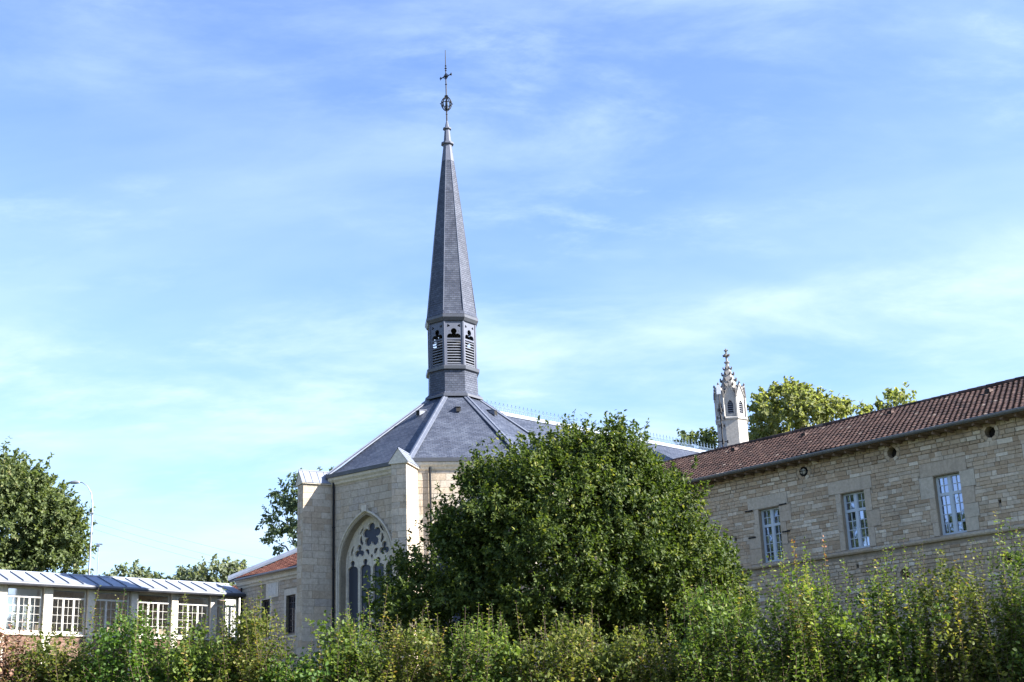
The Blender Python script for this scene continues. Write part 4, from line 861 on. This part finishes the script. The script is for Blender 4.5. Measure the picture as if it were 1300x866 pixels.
def crown_tree(name, label, cat, base, lobes, ntw, lpt, lsize, tl, mat, seed, group=None, trunk_r=0.3, up=0.55, limbs=14, droop=0.0, holes=0.0, shell=(0.62, 1.0), yellow=0.004, spike=0.0, clump=0, csize=0.7):
    """lobes: (cx,cy,cz,rx,ry,rz). Twigs grow outward through the outer shell of each lobe and carry leaves."""
    rs = np.random.RandomState(seed); root = thing(name, label, cat, base, group)
    lob = np.array(lobes, dtype=float); vol = (lob[:, 3] * lob[:, 4] * lob[:, 5]) ** (2 / 3); cnt = np.maximum(8, (ntw * vol / vol.sum()).astype(int))
    O = []; DR = []
    cen = lob[:, :3].mean(axis=0)
    for q, k in zip(lob, cnt):
        d = unit(rs.normal(size=(k, 3))); ph = rs.uniform(0, 6.28, 6)
        lump = 1 + 0.10 * np.sin(4 * d[:, 0] * 2 + ph[0]) * np.cos(5 * d[:, 1] + ph[1]) + 0.08 * np.sin(9 * d[:, 2] + ph[2] + 5 * d[:, 0]) + 0.07 * np.sin(13 * d[:, 0] + ph[3]) * np.sin(11 * d[:, 2] + ph[4])
        r = rs.uniform(shell[0] ** 2, shell[1] ** 2, k) ** 0.5 * lump
        O.append(q[:3] + d * q[3:] * r[:, None] * 0.93); nd = unit(d / q[3:] * q[3:].mean()); DR.append(nd)
    O = np.concatenate(O); DR = np.concatenate(DR)
    if holes > 0:
        hc = O[rs.choice(len(O), 14)]; keep = np.ones(len(O), bool)
        for h in hc: keep &= np.linalg.norm(O - h, axis=1) > holes * rs.uniform(0.6, 1.2)
        O, DR = O[keep], DR[keep]
    if clump > 0:
        kc = max(6, len(O) // clump); ci = rs.choice(len(O), kc, replace=False); Cc = O[ci] + DR[ci] * rs.uniform(-.5, .35, (kc, 1)) * csize
        best = np.empty(len(O), int)
        for a in range(0, len(O), 2000): best[a:a + 2000] = np.argmin(((O[a:a + 2000, None] - Cc[None]) ** 2).sum(-1), axis=1)
        off = O - Cc[best]; O = Cc[best] + off * 0.62; DR = unit(DR * .55 + unit(off + DR * csize * .5) * .6)
    n = len(O); out = unit(DR + rs.normal(size=(n, 3)) * 0.38 + np.array([0, 0, up]))
    ln = tl * rs.uniform(0.55, 1.25, n)
    if spike > 0: m_ = (DR[:, 2] > 0.35) & (rs.rand(n) < spike); ln[m_] *= 1.7; out[m_] = unit(out[m_] + np.array([0, 0, 0.9]))
    t = rs.rand(n, lpt) ** 0.8; jit = rs.normal(size=(n, lpt, 3))
    P = O[:, None] + out[:, None] * (t * ln[:, None])[..., None] + jit * (0.20 * tl * (1.05 - 0.75 * t))[..., None]
    P[..., 2] -= droop * (t * ln[:, None]) ** 2
    side = unit(jit + out[:, None] * 0.5 + np.array([0, 0, -0.35]))
    Nn = unit(DR[:, None] * 0.6 + np.array([0, 0, 0.75]) + rs.normal(size=(n, lpt, 3)) * 0.45)
    tw = rs.normal(0.0, 0.13, n); yl = rs.rand(n) < yellow
    rnd = 0.46 + tw[:, None] + rs.normal(0, 0.20, (n, lpt)); rnd = np.clip(rnd, 0, 0.965); rnd[yl] = rs.uniform(0.97, 1.0, (yl.sum(), lpt))
    sz = lsize * rs.uniform(0.65, 1.25, (n, lpt))
    f = lambda a: a.reshape(-1, a.shape[-1])
    leaves_mesh('crown', f(P), f(side), f(Nn), sz.ravel(), rnd.ravel(), mat, root)
    tr = MB(); b = Vector(base); top = Vector((cen[0], cen[1], cen[2]))
    fork = b.lerp(top, 0.55); fork.z = b.z + (top.z - b.z) * 0.5
    tr.tube([b - Vector((0, 0, .3)), b + Vector((0, 0, .3)), b.lerp(fork, .5) + Vector((.08, .05, 0)), fork, fork.lerp(top, .6)], [trunk_r * 1.35, trunk_r, trunk_r * .9, trunk_r * .75, trunk_r * .35], 9)
    for i in rs.choice(n, min(limbs, n), replace=False):
        e = Vector(O[i]); s = fork.lerp(top, rs.uniform(-.25, .5)); mdl = s.lerp(e, .5) + Vector((0, 0, .12 * (e - s).length)) + Vector(rs.normal(size=3) * .08 * (e - s).length)
        tr.tube([s, s.lerp(mdl, .5) + Vector((0, 0, .04)), mdl, e], [trunk_r * .42, trunk_r * .32, trunk_r * .22, trunk_r * .06], 5)
    tr.build('trunk', M_BARK, root, uv=False); return root

# big linden in front of the chapel
TB = (1.3, 44.5, gh(1.3, 44.5))
crown_tree('linden_tree', 'large dense round green tree covering the middle of the chapel', 'tree', TB,
    [(1.6, 44.5, 6.3, 4.9, 4.6, 3.5), (2.2, 44.7, 8.1, 2.8, 2.9, 2.25), (2.9, 44.2, 8.6, 1.9, 2.2, 1.7), (0.2, 44.2, 7.6, 2.4, 2.6, 2.0), (-2.6, 43.9, 5.1, 2.1, 2.4, 1.8), (5.1, 44.3, 5.4, 2.1, 2.6, 2.0), (4.0, 44.6, 7.3, 1.9, 2.2, 1.9), (-1.2, 43.6, 6.9, 1.8, 2.0, 1.6), (1.0, 42.0, 5.2, 3.0, 2.2, 2.2), (4.5, 43.6, 4.0, 2.6, 2.2, 1.6), (-2.3, 43.2, 4.0, 2.9, 2.2, 1.6), (5.6, 44.0, 4.3, 2.2, 2.2, 1.5)],
    7600, 23, 0.125, 0.58, M_LINDEN, 7, trunk_r=0.26, up=0.75, limbs=22, spike=0.35, yellow=0.003, clump=30, csize=0.55)
# tall tree at the left edge
crown_tree('maple_tree', 'tall leafy tree at the left edge beside the street lamp', 'tree', (-34.5, 90, gh(-34, 90)),
    [(-34.2, 90, 15.6, 4.6, 4.5, 4.2), (-35.8, 90, 18.0, 3.0, 3.4, 2.8), (-31.6, 89.5, 15.0, 2.3, 2.6, 2.6), (-31.0, 89.5, 12.6, 2.7, 2.6, 2.2), (-30.6, 89.3, 14.8, 1.9, 2.2, 2.2), (-36.0, 89, 12.5, 4.0, 3.2, 2.4), (-33.4, 89, 17.4, 2.0, 2.4, 1.6)],
    2000, 22, 0.26, 0.95, M_OLDTREE, 17, trunk_r=0.35, limbs=26, up=0.6, holes=0.45, spike=0.25, yellow=0.003, clump=18, csize=1.0)
far = 'distant trees behind the gallery'
crown_tree('far_tree', 'small hazy tree just right of the street lamp behind the gallery roof', 'tree', (-33.0, 115, 5.0), [(-33.4, 115, 14.2, 2.2, 2.2, 1.9), (-31.6, 115, 13.8, 1.6, 1.8, 1.3)], 240, 16, 0.36, 0.8, M_HAZETREE, 21, far, .2, holes=.3)
crown_tree('far_tree', 'smallest distant tree between two bigger ones above the gallery roof', 'tree', (-31.2, 115, 5.0), [(-31.3, 116, 12.4, 1.2, 1.2, 2.9)], 90, 14, 0.32, 0.6, M_HAZETREE, 22, far, .15, holes=.25)
crown_tree('far_tree', 'wide distant tree left of the red hip roof above the gallery', 'tree', (-26.5, 112, 5.0), [(-27.2, 112, 13.5, 1.9, 2, 1.9), (-25.2, 112, 14.1, 1.7, 2, 1.6), (-23.6, 112, 14.2, 1.2, 1.5, 1.2)], 330, 16, 0.36, 0.8, M_HAZETREE, 23, far, .22, holes=.35)
crown_tree('cedar_tree', 'dark feathery tree half hidden behind the left chapel buttress', 'tree', (-15.0, 96, 4.8), [(-15.6, 96, 18.3, 2.0, 2.0, 1.1), (-16.4, 96, 16.6, 2.0, 2.0, 0.9), (-16.6, 96, 15.0, 1.6, 1.8, 0.7), (-14.4, 96, 17.2, 2.2, 2.0, 2.6), (-14.0, 96, 14.4, 2.2, 2.0, 2.0)], 420, 20, 0.24, 0.75, M_NEEDLE, 24, None, .25, up=.2, holes=.4)
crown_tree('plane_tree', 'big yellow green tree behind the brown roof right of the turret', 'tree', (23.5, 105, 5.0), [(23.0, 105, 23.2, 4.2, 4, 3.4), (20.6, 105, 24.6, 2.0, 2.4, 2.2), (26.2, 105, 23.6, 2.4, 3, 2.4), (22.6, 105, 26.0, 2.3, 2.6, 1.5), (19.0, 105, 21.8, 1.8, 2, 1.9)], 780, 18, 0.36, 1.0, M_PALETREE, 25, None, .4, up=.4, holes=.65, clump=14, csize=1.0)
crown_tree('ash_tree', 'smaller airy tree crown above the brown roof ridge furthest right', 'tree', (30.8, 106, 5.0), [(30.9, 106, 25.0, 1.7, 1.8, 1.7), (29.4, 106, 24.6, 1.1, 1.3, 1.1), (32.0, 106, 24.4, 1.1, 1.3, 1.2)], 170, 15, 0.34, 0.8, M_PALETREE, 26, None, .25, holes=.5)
crown_tree('oak_tree', 'low dark tree crown between chapel roof and turret', 'tree', (15.0, 108, 5.0), [(14.6, 108, 22.6, 1.9, 2, 1.7), (16.4, 108, 22.6, 1.5, 2, 1.9), (13.0, 108, 22.3, 1.0, 1, .7)], 230, 16, 0.34, 0.8, M_OLDTREE, 27, None, .25, holes=.45)

crown_tree('tall_tree', 'tall tree reflected in the first two windows of the stone wing', 'tree', (-34, 50, gh(-34, 50)), [(-34, 51.5, 15, 5.5, 7.5, 7.5), (-33, 49.5, 10.5, 4.5, 6, 4.5)], 2200, 20, 0.40, 1.1, M_NEEDLE, 28, None, .4)
crown_tree('hazel_tree', 'bushy tree shading the right end of the hedge', 'tree', (19.5, 22, gh(19.5, 22)), [(20, 21.6, 5.4, 3.8, 3.0, 3.2), (17.0, 22.2, 3.6, 2.4, 2.2, 2.2), (14.6, 23.0, 2.6, 1.7, 1.6, 1.7)], 1700, 20, 0.16, 0.8, M_LINDEN, 29, None, .18)

# hedge shrubs
def shrub(label, x, wid, ztop, shoots, mat, seed, depth=0.9, dens=1.0, tips=None, tall=()):
    rs = np.random.RandomState(seed); y = 25.2 - 0.095 * x; zb = gh(x, y); ztop += .10; root = thing('shrub', label, 'shrub', (x, y, zb), 'shrubs of the overgrown hedge')
    st = MB(); P = []; D = []; N = []; SZ = []; RN = []; TP = []; TD = []
    def shoot(bx, by, top, lean, dense, thick, lsz, tipcol=False):
        z0 = gh(bx, by); h = top - z0
        b = np.array([bx - lean[0] * .4, by - lean[1] * .4, z0]); e = np.array([bx + lean[0], by + lean[1], top]); mid = (b + e) / 2 + np.array([rs.normal() * .05, rs.normal() * .05, 0])
        st.tube([b, mid, e], [thick * .7, thick * .5, thick * .25], 4)
        k = max(4, int(h * dense)); t = np.linspace(0.10, 1.0, k) + rs.normal(0, .01, k); t = np.clip(t, .03, 1.01)
        c = np.where(t[:, None] < .5, b + (mid - b) * (t[:, None] * 2), mid + (e - mid) * (t[:, None] * 2 - 1))
        a = np.arange(k) * 2.4 + rs.uniform(0, 6); o = np.stack([np.cos(a), np.sin(a), np.full(k, .35)], 1) + rs.normal(0, .2, (k, 3)); o = unit(o)
        spread = lsz * (0.55 + rs.rand(k)[:, None] * .5) * (1.25 - .6 * t[:, None])
        P.append(c + o * spread); D.append(o); N.append(unit(np.array([0, 0, 1.0]) + rs.normal(0, .5, (k, 3)))); SZ.append(lsz * rs.uniform(.65, 1.25, k) * (1.1 - .45 * t ** 3)); 
        RN.append(np.clip(.40 + rs.normal(0, .18) + rs.normal(0, .17, k) + .12 * t, 0, 1))
        if tipcol:
            kk = 15; tt = rs.uniform(.84, 1.02, kk); cc = mid + (e - mid) * (tt[:, None] * 2 - 1); oo = unit(rs.normal(size=(kk, 3)) + np.array([0, 0, .4])); TP.append(cc + oo * lsz * .5); TD.append(oo)
    ns = int(shoots * dens)
    for i in range(ns):
        f = rs.uniform(-1, 1); bx = x + f * wid / 2 * 1.05; by = y + rs.normal() * depth * .38
        top = zb + (ztop - zb) * (1 - .42 * f * f) * (rs.uniform(.40, .92) if rs.rand() < .80 else rs.uniform(.92, 1.18))
        shoot(bx, by, top, (rs.normal() * .26, rs.normal() * .22), 42, .008, .072)
    for (tx, tz, tip) in tall:
        shoot(tx, y + rs.normal() * .2, tz, (rs.normal() * .05, 0), 30, .010, .070, tip)
        for _ in range(3): shoot(tx + rs.normal() * .12, y + rs.normal() * .2, zb + (tz - zb) * rs.uniform(.72, .9), (rs.normal() * .08, 0), 34, .008, .070)
    for _ in range(5 if x < 2 else 4): shoot(x + rs.uniform(-.5, .5) * wid, y + rs.normal() * .25, ztop + rs.uniform(.0, .72) * rs.rand(), (rs.normal() * .09, rs.normal() * .05), 30, .008, .066)
    # inner mass
    nc = int(40 * wid); cc = np.stack([x + rs.uniform(-1, 1, nc) * wid * .56, y + rs.normal(0, depth * .42, nc), zb + (ztop - zb) * rs.uniform(-.15, .93, nc)], 1); cc[:, 2] -= (ztop - zb) * .34 * ((cc[:, 0] - x) / (wid * .56)) ** 2; k = int(1750 * wid * dens); ci = rs.randint(0, nc, k); q = cc[ci] + rs.normal(size=(k, 3)) * np.array([.12, .12, .12]); q[:, 2] = np.maximum(q[:, 2], zb - .25); dd = unit(rs.normal(size=(k, 3)))
    P.append(q); D.append(dd); N.append(unit(rs.normal(size=(k, 3)) + np.array([0, 0, .8]))); SZ.append(.085 * rs.uniform(.6, 1.2, k)); RN.append(np.clip(rs.normal(.38, .16, k) + rs.normal(0, .10, nc)[ci], 0, 1))
    st.build('stems', M_TWIG, root, uv=False)
    leaves_mesh('foliage', np.concatenate(P), np.concatenate(D), np.concatenate(N), np.concatenate(SZ), np.concatenate(RN), mat, root, .7)
    if TP:
      for tp, td in zip(TP, TD): leaves_mesh('red_leaf_tip', tp, td, unit(rs.normal(size=tp.shape)), np.full(len(tp), .05), rs.rand(len(tp)), M_TIP, root)
    return root
shrub('reddish half bare shrub at the left end of the hedge', -10.0, 1.5, 2.42, 60, M_DRY, 101, dens=.8)
shrub('yellow leaved shrub below the second gallery window', -8.75, 1.3, 2.36, 62, M_SHRUBY, 102, tall=[(-9.5, 3.02, False), (-8.25, 3.28, False)])
shrub('bright green shrub under the middle gallery windows', -7.35, 1.6, 2.62, 80, M_SHRUBG, 103, tall=[(-7.7, 3.2, False), (-7.25, 2.95, False)])
shrub('mixed green shrub under the last gallery windows', -6.0, 1.4, 2.34, 70, M_SHRUB, 104, tall=[(-6.42, 3.14, False), (-5.62, 3.18, False)])
shrub('tall yellow tinged shrub in front of the annexe windows', -5.05, 1.0, 2.55, 60, M_SHRUBY, 105, tall=[(-5.2, 2.95, False), (-4.92, 3.22, False), (-4.65, 2.9, False)])
shrub('lowest shrub at the foot of the left buttress', -4.15, 1.0, 1.66, 40, M_SHRUBG, 106)
shrub('green shrub with upright shoots below the traceried window', -3.25, 1.2, 2.35, 66, M_SHRUB, 107, tall=[(-3.6, 2.62, False), (-3.25, 2.75, False), (-2.85, 2.55, False)])
shrub('yellow green shrub at the left foot of the big tree', -2.05, 1.3, 2.25, 70, M_SHRUBY, 108, tall=[(-2.3, 2.5, False), (-1.92, 2.6, False), (-1.6, 2.5, False)])
shrub('shrub of thin upright shoots left of the tree trunk', -0.75, 1.4, 2.16, 78, M_SHRUB, 109, tall=[(-1.1, 2.55, False), (-.84, 2.62, False), (-.35, 2.5, False)])
shrub('pale yellowing shrub directly before the middle of the big tree', 0.7, 1.6, 2.18, 82, M_SHRUBY, 210, tall=[(.35, 2.45, False), (1.25, 2.6, False), (.9, 2.5, False)])
shrub('low yellow brown shrub right of the tree middle', 2.15, 1.4, 1.95, 66, M_SHRUBY, 111)
shrub('dense green shrub at the right edge of the big tree', 3.55, 1.5, 2.68, 92, M_SHRUB, 112, tall=[(3.1, 2.75, False), (4.0, 2.85, False)])
shrub('tall shrub with orange red tips below the first wing window', 5.1, 1.5, 2.98, 96, M_SHRUB, 113, tall=[(5.02, 3.50, True), (5.50, 3.46, True), (4.7, 3.1, False)])
shrub('bushy green shrub below the second wing window', 6.5, 1.4, 2.80, 92, M_SHRUB, 114, tall=[(6.73, 3.36, False), (6.3, 3.0, False), (6.95, 3.05, False)])
shrub('leggy yellowing shrub below the third wing window', 7.75, 1.3, 2.92, 88, M_SHRUBY, 115, tall=[(7.35, 3.38, False), (7.9, 3.1, False)])
shrub('tallest shrub at the right end of the hedge', 9.0, 1.5, 3.15, 94, M_SHRUB, 116, tall=[(8.52, 3.82, False), (8.78, 3.25, False), (9.1, 3.4, False)])
shrub('leafy shrub at the far right edge beyond the tallest one', 10.4, 1.6, 3.1, 80, M_SHRUBG, 117)

# rough grass on the slope behind and in front of the hedge
rs = np.random.RandomState(77); n = 42000
gx = rs.uniform(-18, 20, n); gy = np.where(rs.rand(n) < .75, rs.uniform(26, 60, n), rs.uniform(10, 26, n)); gz = np.array([gh(a, b) for a, b in zip(gx, gy)])
pp_ = np.stack([gx, gy, gz + .10], 1); dd = unit(rs.normal(size=(n, 3)) * .35 + np.array([0, 0, 1.0]))
tag(leaves_mesh('grass', pp_, dd, unit(rs.normal(size=(n, 3))), rs.uniform(.18, .42, n), rs.rand(n), leaf('grass blades', [(0, (0.06, 0.08, 0.02)), (0.6, (0.11, 0.13, 0.035)), (1, (0.22, 0.19, 0.08))]), None, .12), kind='stuff')
